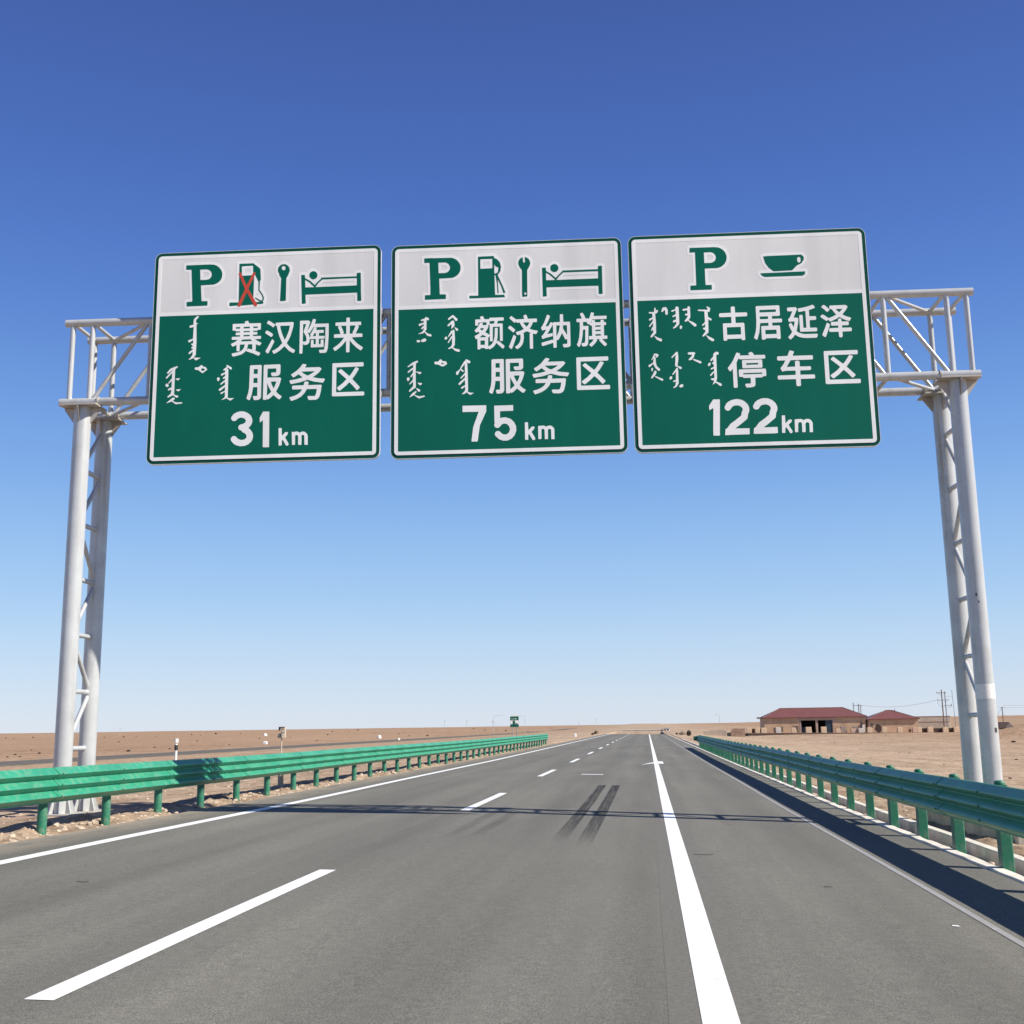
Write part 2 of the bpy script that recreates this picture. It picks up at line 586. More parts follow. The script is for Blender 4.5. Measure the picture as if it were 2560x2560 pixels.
def lumps(x, y):
    d = math.hypot(x, y)
    p = Vector((x, y, 0))
    z = 0.0
    on_road = -8.6 < x < 4.5
    if not on_road and d < 120:
        z += noise.fractal(p * 0.55, 1.0, 2.0, 4) * 0.05 * (1 - sst(40, 120, d))
    if x < -8.42:
        w = math.exp(-((x + 9.0) / 0.55) ** 2)
        z += w * max(-0.03, noise.fractal(p * 2.3, 0.9, 2.1, 4)) * 0.13 * sst(-8.42, -8.62, x)
    if 3.92 < x < 5.2:
        z += noise.fractal(p * 2.6, 0.9, 2.1, 4) * 0.07 * sst(3.92, 4.0, x) * (1 if x < 4.2 or x > 4.46 else 0)
    if d > 90:
        z += noise.fractal(p * 0.012, 1.0, 2.0, 4) * 0.28 * sst(90, 500, d) * (0.0 if abs(x + 55) < 12 and y < 500 else 1)
    return z


def ground_z(x, y):
    return terrain(x, y) + lumps(x, y)


xs = sorted([-v for v in grow(14.0, 0.3, 1.085, 4200)] + graded([(-14, 0.14), (-8.3, 0.6), (3.2, 0.08), (4.9, 0.2), (8, 0.5)]) + grow(8.0, 0.4, 1.08, 4200))
ys = [-v for v in reversed(grow(6.0, 2.0, 1.5, 260))] + graded([(-6, 0.5), (8, 0.16), (34, 0.4), (60, 1.0)]) + grow(60, 1.0, 1.028, 5200)
g = MB()
nx = len(xs)
verts = [(x, y, ground_z(x, y)) for y in ys for x in xs]
faces = [(j * nx + i, j * nx + i + 1, (j + 1) * nx + i + 1, (j + 1) * nx + i) for j in range(len(ys) - 1) for i in range(nx - 1)]
g.add(verts, faces, True)
tag(g.build("ground", M['soil']), kind='structure')

ROAD_Y = graded([(-40, 10), (-10, 1), (70, 3), (220, 2), (300, 2)])


def strip(x0, x1, y0, y1, lift, name, mat, parent=None, step=None):
    yy = [y0] + [y for y in ROAD_Y if y0 < y < y1] + [y1]
    m = MB()
    v = []
    for y in yy:
        v += [(x0, y, road_z(x0, y) + lift), (x1, y, road_z(x1, y) + lift)]
    m.add(v, [(2 * i, 2 * i + 1, 2 * i + 3, 2 * i + 2) for i in range(len(yy) - 1)])
    return m.build(name, mat, parent)


XL, XR = -8.38, 3.70
rd = MB()
v = []
random.seed(3)
for y in ROAD_Y:
    jl, jr = random.uniform(-.02, .03), random.uniform(-.012, .012)
    v += [(XL + jl - .04, y, road_z(XL, y) - 0.35), (XL + jl, y, road_z(XL, y)), (XR + jr, y, road_z(XR, y)), (XR + jr + .02, y, road_z(XR, y) - 0.35)]
rd.add(v, [(4 * i + k, 4 * i + k + 1, 4 * i + k + 5, 4 * i + k + 4) for i in range(len(ROAD_Y) - 1) for k in range(3)])
road = tag(rd.build("road", M['asphalt']), kind='structure')

# painted lines, each a sheet 4 mm up
strip(-7.36, -7.15, -30, 245, 0.004, "edge_line", M['line'], road)
strip(2.62, 2.685, -30, 245, 0.004, "edge_line", M['edge_line'], road)
strip(0.235, 0.435, -30, 245, 0.004, "lane_line", M['line'], road)
strip(0.06, 0.60, -30, 62, 0.0012, "sealant_strip", M['sealant'], road)
k = 0
y = 6.5 - 30.8
while y < 232:
    strip(-3.57, -3.39, y, y + 6.0, 0.004, "lane_dash", M['line'], road)
    y += 15.4
strip(-7.36, 2.71, 238, 245, 0.008, "crossing_line", M['line'], road)
strip(-2.26, -1.53, 39.15, 39.55, 0.004, "distance_bar", M['line'], road)
pm = MB()
zz = lambda x, y, l: (x, y, road_z(x, y) + l)
pm.add([zz(-0.34, 49.7, .012), zz(0.25, 52.2, .012), zz(0.25, 54.0, .012)], [(0, 1, 2)])
pm.add([zz(0.42, 51.6, .012), zz(0.66, 51.6, .012), zz(0.66, 55.2, .012), zz(0.42, 55.2, .012)], [(0, 1, 2, 3)])
pm.build("distance_marking", M['line'], road)
# tyre marks: two strong ones, two faint ones
for x, y0, y1, w in ((-1.27, 15.9, 32.1, 0.21), (-0.90, 15.2, 32.1, 0.22)):
    strip(x - w / 2, x + w / 2, y0, y1, 0.005, "skid_mark", M['skid'], road)
faint = skid_material()
for nd in faint.node_tree.nodes:
    if nd.type == 'MIX' and nd.blend_type == 'MULTIPLY':
        last = nd
fm = faint.node_tree
mul = fm.nodes.new("ShaderNodeMath")
mul.operation = 'MULTIPLY'
mul.inputs[1].default_value = 0.28
fm.links.new(last.outputs[2], mul.inputs[0])
fm.links.new(mul.outputs[0], fm.nodes["Principled BSDF"].inputs["Alpha"])
for x, y0, y1 in ((-2.86, 16.2, 21.5), (-2.5, 16.6, 21.8)):
    strip(x - .09, x + .09, y0, y1, 0.005, "skid_mark", faint, road)
st = MB()
for px, py, r in ((0.64, 14.8, .13), (1.72, 12.0, .05), (-5.6, 11.2, .07)):
    pts = []
    for i in range(14):
        a = i / 14 * 6.283
        q = r * random.uniform(.7, 1.15)
        pts.append((px + q * math.cos(a), py + q * .7 * math.sin(a)))
    st.add([zz(a, b, .006) for a, b in pts], [tuple(range(14))])
st.build("oil_stain", M['sealant'], road)
sc = MB()
sc.add([zz(2.34, 9.80, .006), zz(2.39, 9.78, .006), zz(2.40, 9.84, .006), zz(2.35, 9.85, .006)], [(0, 1, 2, 3)])
sc.build("paint_fleck", M['line'], road)


def kerb(x0, x1, z0, lift, y0, y1, name, mat, wob):
    yy = graded([(y0, 0.25), (45, 1.0), (120, 2.0), (y1, 2)]) if y1 > 120 else graded([(y0, .25), (y1, .25)])
    m = MB()
    v = []
    for i, y in enumerate(yy):
        a = noise.noise(Vector((0, y * 1.7, 3.1))) * wob
        b = noise.noise(Vector((5, y * 1.3, 3.1))) * wob
        t = lift + noise.noise(Vector((9, y * 2.1, 1.0))) * wob * 0.35
        zt = road_z(x0, y) + t
        v += [(x0 + a, y, zt + z0), (x0 + a + .004, y, zt - .012), (x0 + a + .014, y, zt), (x1 + b - .014, y, zt), (x1 + b - .004, y, zt - .012), (x1 + b, y, zt + z0)]
    n = 6
    m.add(v, [(n * i + k, n * i + k + 1, n * i + n + k + 1, n * i + n + k) for i in range(len(yy) - 1) for k in range(5)])
    return tag(m.build(name, mat), kind='structure')


kerb(3.745, 3.90, -0.3, 0.012, -8, 215, "kerb", M['kerb'], 0.035)
kerb(4.26, 4.41, -0.3, 0.045, -8, 150, "drain_kerb", M['kerb'], 0.02)

fr = MB()
v = []
for y in graded([(-200, 10), (900, 10)]):
    v += [(-61.8, y, terrain(-61.8, y) + .06), (-53.2, y, terrain(-53.2, y) + .06), (-53.0, y, terrain(-53, y) - .3), (-62.0, y, terrain(-62, y) - .3)]
fr.add(v, [(4 * i + a, 4 * i + b, 4 * i + 4 + b, 4 * i + 4 + a) for i in range(len(v) // 4 - 1) for a, b in ((0, 1), (1, 2), (3, 0))])
tag(fr.build("far_carriageway", simple("old_asphalt", (0.105, 0.092, 0.072), 0.95, var=0.2, scale=0.8)), kind='structure')

# loose stones along both verges: nobody could count them
random.seed(11)
gr = MB()
PHI = [(-1, 1.6, 0), (1, 1.6, 0), (-1, -1.6, 0), (1, -1.6, 0), (0, -1, 1.6), (0, 1, 1.6), (0, -1, -1.6), (0, 1, -1.6), (1.6, 0, -1), (1.6, 0, 1), (-1.6, 0, -1), (-1.6, 0, 1)]
ICO = [(0, 11, 5), (0, 5, 1), (0, 1, 7), (0, 7, 10), (0, 10, 11), (1, 5, 9), (5, 11, 4), (11, 10, 2), (10, 7, 6), (7, 1, 8), (3, 9, 4), (3, 4, 2), (3, 2, 6), (3, 6, 8), (3, 8, 9), (4, 9, 5), (2, 4, 11), (6, 2, 10), (8, 6, 7), (9, 8, 1)]


def stone(mb, x, y, z, r):
    s = [r * random.uniform(.4, .65) for _ in range(3)]
    a = random.uniform(0, 6.3)
    c, d = math.cos(a), math.sin(a)
    vv = []
    for p in PHI:
        q = [p[i] * s[i] * random.uniform(.8, 1.1) for i in range(3)]
        vv.append((x + q[0] * c - q[1] * d, y + q[0] * d + q[1] * c, z + q[2] * .6))
    mb.add(vv, ICO)


for _ in range(2600):
    y = random.uniform(7, 46) if random.random() < .75 else random.uniform(7, 90)
    if random.random() < .55:
        x = random.choice((random.gauss(-8.75, .22), random.uniform(-13, -8.6)))
        if x > -8.45:
            continue
    else:
        x = random.choice((random.uniform(3.98, 4.24), random.uniform(4.45, 9)))
    stone(gr, x, y, ground_z(x, y), random.choice((.012, .016, .02, .03, .045)))
for _ in range(420):
    y = random.uniform(9, 40)
    x = random.gauss(-8.85, .18) if random.random() < .5 else random.uniform(3.97, 4.22)
    if -8.5 < x < 3.9:
        continue
    stone(gr, x, y, ground_z(x, y), random.choice((.04, .05, .06, .08)))
tag(gr.build("gravel", M['stone']), label="loose stones lying on the sandy verges beside the road", cat="gravel", kind='stuff')


# lettering and symbols of the three signs: outlines in millimetres from the upper left panel corner
SIGN_ART = {
 1: {
  'parking_symbol': '579,252 1008,250 1092,259 1144,283 1180,310 1217,356 1237,396 1246,436 1241,508 1225,548 1200,582 1160,613 1100,638 861,644 878,872 884,945 989,948 994,960 992,1033 615,1036 611,952 708,946 714,940 714,920 678,344 672,338 584,337 578,320|836,343 848,541 956,542 996,533 1024,515 1049,480 1054,440 1045,404 1022,372 988,351 952,342',
  'parking_symbol_h': '578,200 1008,198 1088,206 1176,243 1218,276 1257,324 1289,396 1294,420 1294,500 1273,564 1238,616 1192,653 1104,689 915,696 927,892 1000,898 1026,912 1042,944 1041,1048 1030,1068 1008,1081 988,1086 620,1090 600,1085 575,1068 566,1048 563,936 574,916 596,903 656,898 662,888 630,396 624,390 588,390 552,377 543,368 530,336 531,236 546,212|888,395 892,489 956,490 988,478 1001,460 1002,440 993,420 978,404 952,394',
  'pump_symbol': '1555,260 1808,259 1912,346 1941,380 1954,576 1938,604 1934,768 1993,856 2021,920 2021,936 2002,996 2013,1008 2005,1036 2000,1038 1860,1042 1588,1058 1572,1058 1560,1050 1408,1058 1395,1052 1396,991 1552,994 1562,988|1684,307 1599,312 1606,484 1612,490 1728,490 1813,484 1806,312 1800,306|1836,460 1830,544 1826,992 1832,998 1955,1000 1864,934 1858,920 1868,914 1972,977 1981,972 1998,928 1977,872 1915,780 1913,616',
  'pump_symbol_h': '1554,208 1800,206 1824,211 1850,224 1944,306 1976,338 1989,364 2002,516 2002,588 1986,624 1986,752 2033,824 2069,904 2070,948 2060,984 2062,1020 2045,1068 2020,1085 2000,1090 1848,1094 1588,1110 1548,1103 1404,1110 1366,1096 1347,1068 1346,980 1362,952 1400,938 1508,938 1514,932 1506,248 1522,220|1684,359 1651,364 1650,408 1655,436 1728,438 1761,432 1761,360|1876,819 1875,860 1916,880 1913,868',
  'red_cross': '1566,428 1576,427 1593,440 1687,656 1700,675 1811,444 1832,430 1846,436 1853,448 1845,476 1730,740 1897,1040 1900,1052 1893,1072 1876,1081 1860,1079 1847,1068 1704,809 1597,1064 1588,1073 1572,1077 1547,1060 1547,1036 1669,748 1547,456 1551,440',
  'wrench_symbol': '2342,300 2376,298 2396,303 2434,324 2461,356 2478,408 2473,452 2455,484 2457,500 2418,568 2418,988 2412,994 2384,998 2320,998 2314,992 2326,568 2283,492 2290,480 2271,452 2262,424 2262,384 2275,348 2300,319|2352,335 2340,342 2331,360 2331,388 2352,413 2378,416 2397,400 2401,368 2389,344 2376,335',
  'wrench_symbol_h': '2342,248 2376,246 2412,255 2466,284 2501,324 2517,356 2526,392 2526,444 2509,508 2466,588 2465,1008 2448,1033 2388,1050 2320,1050 2300,1045 2280,1034 2267,1012 2278,584 2235,508 2233,488 2214,440 2214,368 2235,316 2280,271 2312,255',
  'bed_symbol': '2886,456 2916,454 2940,463 2964,482 2981,516 2982,552 2977,568 2954,596 2928,606 2912,610 2888,605 2868,593 2843,564 2835,540 2835,512 2847,484 2864,467|3742,516 3760,515 3766,532 3774,904 3782,1040 3772,1049 3711,1048 3706,896 3696,890 2780,894 2774,900 2774,944 2781,1060 2716,1066 2711,1064 2710,1048 2688,519 2752,519 2759,580 2858,640 2936,717 2974,672 3050,600 3051,584 3056,582 3688,582 3694,576 3695,520|2760,613 2768,757 2924,758 2926,752 2840,666|3608,615 3072,619 3002,684 2953,752 2960,758 3044,758 3692,754 3698,744 3698,632 3693,616',
  'bed_symbol_h': '2886,404 2916,402 2936,407 2988,434 3005,452 3025,488 3032,535 3060,530 3640,530 3645,528 3647,504 3655,488 3680,471 3756,462 3794,476 3814,516 3829,1060 3812,1085 3772,1101 3716,1102 3680,1089 3662,1060 3657,944 3620,942 2832,946 2826,956 2830,1072 2818,1096 2780,1113 2724,1118 2696,1113 2678,1104 2663,1080 2658,1020 2639,504 2656,479 2692,466 2748,466 2792,481 2808,450 2830,428 2860,411|3608,667 3096,670 3076,682 3057,704 3100,706 3644,702 3650,696 3648,667',
  'place_name': '1726,1348 1736,1347 1744,1354 1768,1398 1968,1398 1977,1404 1977,1516 1968,1522 1928,1523 1916,1538 1840,1539 1840,1561 1914,1564 1918,1600 1908,1610 1840,1611 1838,1628 1844,1638 1976,1638 1985,1644 1986,1684 1980,1693 1877,1696 1920,1729 1997,1768 1997,1776 1968,1817 1944,1813 1896,1789 1894,1896 1884,1908 1976,1951 1981,1964 1958,2000 1944,2005 1848,1959 1732,1917 1724,1902 1678,1948 1636,1973 1540,1998 1484,2005 1467,1968 1468,1954 1476,1947 1580,1929 1636,1905 1669,1872 1685,1840 1699,1788 1608,1787 1605,1904 1596,1910 1560,1910 1550,1900 1548,1789 1480,1822 1472,1818 1447,1780 1452,1767 1516,1737 1571,1696 1464,1693 1458,1684 1458,1648 1462,1640 1600,1638 1606,1632 1604,1611 1536,1610 1526,1600 1530,1564 1604,1561 1604,1539 1528,1538 1516,1523 1476,1522 1467,1516 1467,1404 1476,1398 1688,1398 1684,1362|2918,1356 2960,1363 2969,1372 2952,1449 3192,1450 3201,1456 3202,1688 3190,1912 3173,1968 3154,1988 3140,1993 3048,1993 3034,1948 3035,1940 3044,1934 3112,1937 3121,1932 3129,1912 3142,1780 3145,1512 2953,1512 2985,1524 2980,1566 3104,1566 3113,1572 3114,1612 3108,1621 3032,1622 3026,1628 3028,1677 3120,1678 3129,1684 3130,1720 3124,1729 3027,1732 3027,1828 3061,1828 3062,1756 3066,1748 3104,1746 3113,1752 3114,1876 3108,1885 2892,1885 2886,1876 2887,1752 2896,1746 2930,1748 2934,1756 2935,1828 2968,1830 2974,1824 2974,1736 2968,1730 2876,1730 2865,1724 2864,1717 2857,1784 2849,1804 2828,1825 2804,1834 2756,1833 2740,1795 2737,1988 2720,1994 2692,1994 2683,1988 2683,1388 2692,1382 2836,1382 2864,1402 2865,1424 2816,1572 2841,1540 2877,1472|3522,1356 3568,1354 3577,1360 3580,1437 3772,1438 3780,1442 3782,1492 3778,1500 3716,1504 3738,1516 3741,1532 3685,1656 3796,1658 3806,1668 3806,1712 3800,1721 3621,1724 3640,1758 3708,1834 3817,1916 3817,1924 3789,1964 3780,1970 3768,1965 3700,1914 3626,1836 3580,1775 3578,1976 3577,1992 3572,1997 3528,1998 3519,1992 3516,1781 3436,1878 3336,1961 3314,1964 3286,1920 3290,1908 3362,1860 3402,1824 3456,1762 3479,1724 3308,1722 3299,1716 3298,1668 3304,1659 3415,1656 3401,1604 3370,1532 3372,1518 3397,1504 3326,1500 3322,1492 3323,1444 3332,1438 3516,1437 3518,1364|2110,1360 2120,1359 2156,1379 2232,1434 2233,1444 2210,1484 2196,1485 2160,1455 2088,1410 2087,1396|2526,1400 2544,1399 2569,1412 2562,1488 2521,1644 2497,1704 2452,1788 2468,1814 2512,1862 2540,1885 2598,1920 2605,1936 2580,1974 2564,1977 2492,1930 2412,1845 2332,1921 2272,1961 2228,1982 2219,1976 2194,1932 2200,1923 2240,1905 2302,1864 2373,1788 2319,1664 2291,1576 2265,1464 2243,1456 2243,1408 2252,1402|2740,1447 2738,1772 2784,1774 2796,1769 2805,1752 2806,1732 2797,1672 2750,1592 2794,1452 2788,1446|1524,1459 1524,1489 1604,1489 1604,1458|1668,1458 1666,1484 1672,1490 1780,1489 1780,1458|1840,1458 1840,1489 1920,1489 1920,1459|2328,1463 2331,1500 2355,1588 2407,1716 2417,1724 2447,1668 2485,1564 2505,1464|3424,1502 3423,1512 3453,1572 3473,1632 3472,1642 3455,1656 3496,1658 3512,1658 3518,1652 3517,1504|3580,1503 3579,1656 3637,1656 3630,1644 3636,1622 3673,1536 3681,1504|2924,1511 2864,1614 2848,1617 2824,1602 2853,1664 2859,1700 2864,1711 2868,1682 2891,1676 2871,1656 2871,1644 2897,1604 2935,1520 2947,1512|1668,1539 1666,1556 1672,1562 1780,1561 1782,1544 1776,1538|2082,1544 2092,1543 2116,1555 2168,1587 2200,1614 2201,1624 2178,1664 2160,1661 2060,1590 2063,1572|1668,1611 1666,1632 1672,1638 1780,1637 1782,1616 1776,1610|2948,1623 2917,1676 2944,1678 2968,1678 2974,1672 2973,1624|1652,1695 1622,1724 1624,1730 1796,1730 1820,1730 1825,1724 1796,1694|2186,1712 2196,1711 2224,1738 2225,1760 2133,1952 2116,1970 2106,1968 2078,1940 2075,1924|1756,1786 1745,1848 1726,1892 1732,1893 1752,1867 1790,1876 1833,1888 1833,1788',
  'area_name': '1814,2180 1996,2178 2008,2183 2013,2192 2014,2772 2002,2796 1972,2817 1904,2822 1887,2816 1869,2756 1884,2746 1942,2748 1946,2740 1946,2680 1945,2584 1868,2583 1845,2728 1817,2812 1804,2820 1796,2817 1762,2796 1756,2784 1785,2684 1798,2592 1802,2196|2062,2180 2328,2178 2345,2184 2350,2196 2350,2336 2341,2364 2316,2385 2280,2394 2212,2394 2200,2389 2195,2380 2184,2340 2188,2331 2200,2326 2277,2324 2276,2251 2124,2250 2118,2260 2119,2416 2332,2418 2356,2427 2365,2440 2366,2452 2343,2536 2325,2588 2280,2676 2328,2726 2381,2764 2381,2780 2352,2817 2340,2821 2312,2805 2236,2737 2200,2774 2148,2813 2132,2813 2120,2801 2113,2816 2104,2821 2068,2822 2055,2816 2050,2800 2050,2200 2055,2184|2750,2184 2809,2196 2813,2212 2790,2248 2792,2254 3044,2254 3070,2268 3084,2288 3052,2338 3014,2376 2931,2436 3028,2458 3132,2467 3144,2474 3148,2484 3121,2536 3108,2541 2956,2517 2840,2479 2828,2482 2704,2521 2552,2549 2539,2544 2516,2492 2528,2479 2628,2465 2745,2436 2745,2428 2698,2392 2680,2371 2592,2429 2574,2420 2544,2380 2548,2371 2644,2306 2698,2252|3290,2192 3816,2190 3828,2195 3833,2204 3833,2252 3828,2261 3816,2266 3351,2268 3350,2720 3356,2726 3448,2726 3832,2726 3844,2731 3849,2740 3849,2784 3844,2793 3832,2798 3300,2798 3284,2793 3278,2776 3278,2212 3283,2196|1872,2251 1871,2340 1944,2341 1945,2252|3687,2280 3696,2276 3740,2295 3749,2312 3701,2396 3635,2492 3760,2630 3769,2648 3765,2660 3732,2693 3720,2697 3712,2693 3646,2612 3584,2548 3528,2606 3428,2690 3412,2698 3398,2692 3367,2656 3367,2640 3468,2562 3533,2492 3390,2356 3384,2344 3387,2336 3420,2307 3428,2304 3444,2311 3584,2437 3633,2372|2736,2326 2734,2332 2758,2356 2832,2402 2856,2397 2920,2361 2948,2342 2961,2328 2956,2326|1872,2415 1871,2508 1944,2509 1945,2416|2184,2491 2195,2532 2232,2609 2240,2609 2255,2580 2285,2492|2794,2512 2836,2510 2852,2518 2858,2532 2851,2572 2856,2578 3076,2578 3088,2583 3092,2592 3078,2704 3057,2788 3045,2812 3024,2834 2992,2849 2872,2849 2863,2844 2855,2828 2844,2792 2848,2783 2860,2778 2976,2781 2997,2736 3009,2652 2832,2650 2824,2654 2821,2664 2788,2722 2736,2778 2656,2825 2560,2857 2551,2852 2523,2804 2527,2792 2536,2787 2616,2765 2672,2737 2714,2700 2745,2656 2740,2650 2580,2649 2571,2644 2566,2632 2566,2596 2571,2584 2584,2578 2772,2577 2783,2524|2120,2515 2118,2740 2124,2745 2160,2714 2192,2682 2193,2672 2155,2600',
  'distance': '1638,3020 1692,3018 1732,3027 1792,3055 1836,3094 1861,3136 1874,3188 1865,3244 1841,3288 1807,3324 1852,3366 1881,3416 1894,3472 1885,3528 1860,3574 1816,3617 1752,3645 1664,3650 1588,3625 1548,3598 1503,3544 1499,3504 1520,3474 1542,3464 1560,3462 1584,3471 1626,3516 1676,3538 1732,3533 1764,3514 1777,3492 1777,3460 1766,3440 1740,3415 1706,3400 1680,3367 1648,3354 1631,3336 1626,3320 1627,3296 1640,3271 1668,3255 1696,3253 1736,3233 1752,3218 1758,3184 1748,3166 1712,3139 1656,3130 1608,3151 1584,3181 1544,3194 1518,3184 1495,3156 1495,3120 1532,3067 1584,3035|2059,3036 2164,3038 2170,3044 2182,3676 2176,3682 2092,3681 2072,3677 2070,3672 2062,3196 2056,3194 2008,3231 2002,3156 2003,3144|2343,3344 2380,3342 2397,3348 2404,3483 2438,3452 2456,3427 2480,3419 2511,3424 2505,3460 2460,3512 2525,3624 2524,3650 2504,3666 2480,3658 2420,3553 2406,3568 2405,3656 2360,3658 2351,3652|2650,3416 2676,3415 2720,3436 2756,3419 2788,3419 2812,3427 2845,3456 2857,3480 2862,3508 2865,3660 2807,3656 2802,3500 2788,3479 2768,3475 2751,3492 2754,3596 2753,3656 2712,3658 2699,3652 2694,3624 2693,3504 2680,3479 2652,3475 2638,3496 2641,3652 2587,3652 2578,3424 2584,3418 2628,3422',
  'vertical_script': '818,1224 836,1227 845,1244 799,1296 794,1324 798,1348 838,1368 832,1374 805,1376 818,1708 814,1952 777,2000 907,2008 828,2054 806,2048 772,2004 756,2017 692,2041 690,2032 732,1990 758,1940 756,1885 704,1933 690,1932 682,1916 692,1898 757,1848 756,1829 740,1833 727,1820 731,1808 758,1788 728,1758 726,1748 732,1735 758,1740 757,1672 692,1713 674,1708 666,1692 671,1676 680,1671 753,1648 758,1432 752,1426 700,1442 684,1434 678,1420 692,1399 753,1384 750,1324 759,1276|922,2144 940,2150 948,2169 1002,2184 1034,2232 956,2293 944,2293 926,2280 872,2235 824,2229 802,2208 816,2183 868,2185|474,2152 492,2151 498,2168 450,2208 450,2668 460,2677 520,2695 530,2712 520,2725 496,2733 432,2684 348,2725 332,2718 334,2704 385,2660 398,2620 396,2579 348,2594 336,2586 335,2576 344,2563 400,2538 400,2417 344,2469 332,2460 401,2372 400,2273 310,2372 296,2373 287,2356 401,2232 400,2223 392,2223 330,2284 312,2281 307,2272 311,2260 358,2200 376,2187|1382,2160 1396,2159 1472,2207 1478,2216 1473,2240 1460,2245 1446,2240 1404,2203 1389,2224 1405,2232 1414,2252 1418,2740 1413,2760 1468,2774 1524,2770 1529,2776 1472,2814 1460,2813 1396,2771 1312,2802 1310,2796 1352,2762 1369,2736 1366,2656 1352,2659 1308,2689 1292,2689 1286,2676 1292,2663 1348,2641 1366,2628 1364,2561 1284,2629 1264,2629 1255,2620 1254,2608 1260,2595 1362,2528 1360,2465 1292,2521 1275,2508 1288,2490 1361,2432 1360,2397 1332,2414 1320,2406 1318,2396 1361,2360 1362,2324 1352,2323 1300,2353 1284,2346 1282,2332 1292,2319 1357,2292 1356,2249 1332,2262 1322,2248 1344,2222 1387,2192 1374,2172|940,2203 915,2228 948,2257 964,2251 997,2228 980,2215|514,2376 544,2374 546,2380 520,2409 508,2414 500,2410 470,2392 463,2380|1226,2384 1248,2383 1265,2400 1252,2446 1236,2450 1223,2440 1214,2404|306,2468 328,2471 345,2492 349,2508 332,2529 316,2529 294,2516 287,2504 291,2480|554,2576 564,2574 569,2580 528,2617 504,2607 476,2583|430,2728 452,2727 466,2744 460,2766 431,2784 436,2793 496,2818 596,2818 605,2824 600,2841 500,2851 484,2849 412,2797 332,2825 316,2824',
 },
 2: {
  'parking_symbol': '587,256 732,254 748,258 1080,262 1140,287 1174,312 1217,368 1233,408 1238,436 1234,508 1213,556 1174,600 1136,625 1088,642 855,648 862,864 862,916 868,945 973,948 972,1033 599,1036 600,951 697,948 698,832 682,348 676,342 588,341|840,347 844,545 952,546 992,537 1020,518 1045,480 1050,440 1041,408 1016,374 988,355 952,346',
  'parking_symbol_h': '586,204 732,202 748,206 1080,210 1112,219 1172,247 1216,282 1253,328 1281,392 1290,472 1281,528 1253,588 1234,612 1176,661 1108,689 1016,698 903,700 911,892 974,896 1006,908 1022,936 1021,1048 1010,1068 988,1081 968,1086 628,1086 604,1090 584,1085 559,1068 550,1040 550,940 559,920 584,903 644,898 650,892 634,400 628,394 592,394 564,385 548,374 538,352 539,240 554,216|888,399 892,493 952,494 984,481 997,464 998,440 982,412 952,398',
  'pump_symbol': '1622,260 1832,259 1836,294 1888,322 1937,380 1958,464 1946,548 1937,568 1897,620 1985,828 2025,936 2025,956 2012,966 1995,960 1953,824 1896,702 1910,952 1909,960 1900,964 1891,956 1882,780 1860,630 1844,616 1842,632 1846,940 1851,992 2004,994 2013,1008 2020,1041 1391,1040 1392,991 1540,994 1550,988 1550,268 1556,262|1612,311 1592,315 1590,320 1591,492 1780,490 1804,485 1806,480 1805,312|1840,415 1838,532 1844,603 1846,596 1888,578 1902,568 1914,484 1860,453',
  'pump_symbol_h': '1622,208 1824,206 1848,211 1873,228 1884,262 1918,280 1962,328 1989,376 2006,448 2006,480 1993,568 1956,628 2073,920 2074,968 2062,996 2070,1024 2070,1052 2054,1080 2016,1094 1852,1094 1396,1094 1360,1081 1343,1056 1342,980 1358,952 1396,938 1501,936 1502,252 1514,228 1536,215|1640,363 1640,441 1752,438 1758,432 1756,363',
  'wrench_symbol': '2383,304 2392,303 2428,319 2457,348 2477,396 2478,436 2465,476 2422,552 2418,1020 2414,1036 2408,1042 2328,1045 2326,964 2330,548 2284,476 2271,440 2266,408 2271,380 2287,344 2312,319 2340,306 2346,312 2350,340 2351,388 2367,408 2376,406 2390,388|2372,967 2362,984 2367,1000 2380,1009 2392,1007 2401,1000 2405,988 2401,976 2392,967',
  'wrench_symbol_h': '2382,252 2420,259 2460,279 2497,316 2517,352 2525,380 2526,452 2513,492 2470,568 2466,1036 2461,1056 2448,1078 2428,1089 2356,1098 2332,1098 2304,1089 2290,1080 2279,1060 2282,568 2235,492 2222,452 2218,392 2227,352 2247,312 2278,280 2320,259',
  'bed_symbol': '2886,456 2912,454 2944,467 2961,484 2973,508 2978,540 2969,568 2950,592 2926,604 2892,606 2864,593 2847,576 2835,552 2834,508 2843,488 2854,472|2687,516 2752,515 2758,580 2846,636 2924,716 2962,672 3042,596 3048,582 3668,582 3674,576 3676,523 3744,519 3742,1020 3740,1045 3675,1044 3674,896 3668,890 2764,886 2758,896 2761,1052 2692,1057|2756,611 2754,728 2760,753 2912,753 2910,744 2820,654|3060,619 2982,692 2943,744 2944,754 3556,754 3673,752 3674,624 3668,618',
  'bed_symbol_h': '2886,404 2912,402 2932,407 2980,430 3013,472 3025,508 3026,528 3032,534 3052,530 3620,530 3625,528 3635,492 3660,475 3740,466 3778,480 3794,508 3789,1060 3772,1085 3736,1098 3680,1098 3644,1085 3626,1056 3625,944 3580,942 2812,938 2806,948 2810,1064 2798,1088 2776,1101 2716,1110 2692,1109 2658,1096 2642,1068 2639,500 2656,475 2692,462 2748,462 2792,477 2822,432 2860,411|3080,671 3050,696 3049,700 3056,702 3596,702 3625,700 3626,676 3620,670',
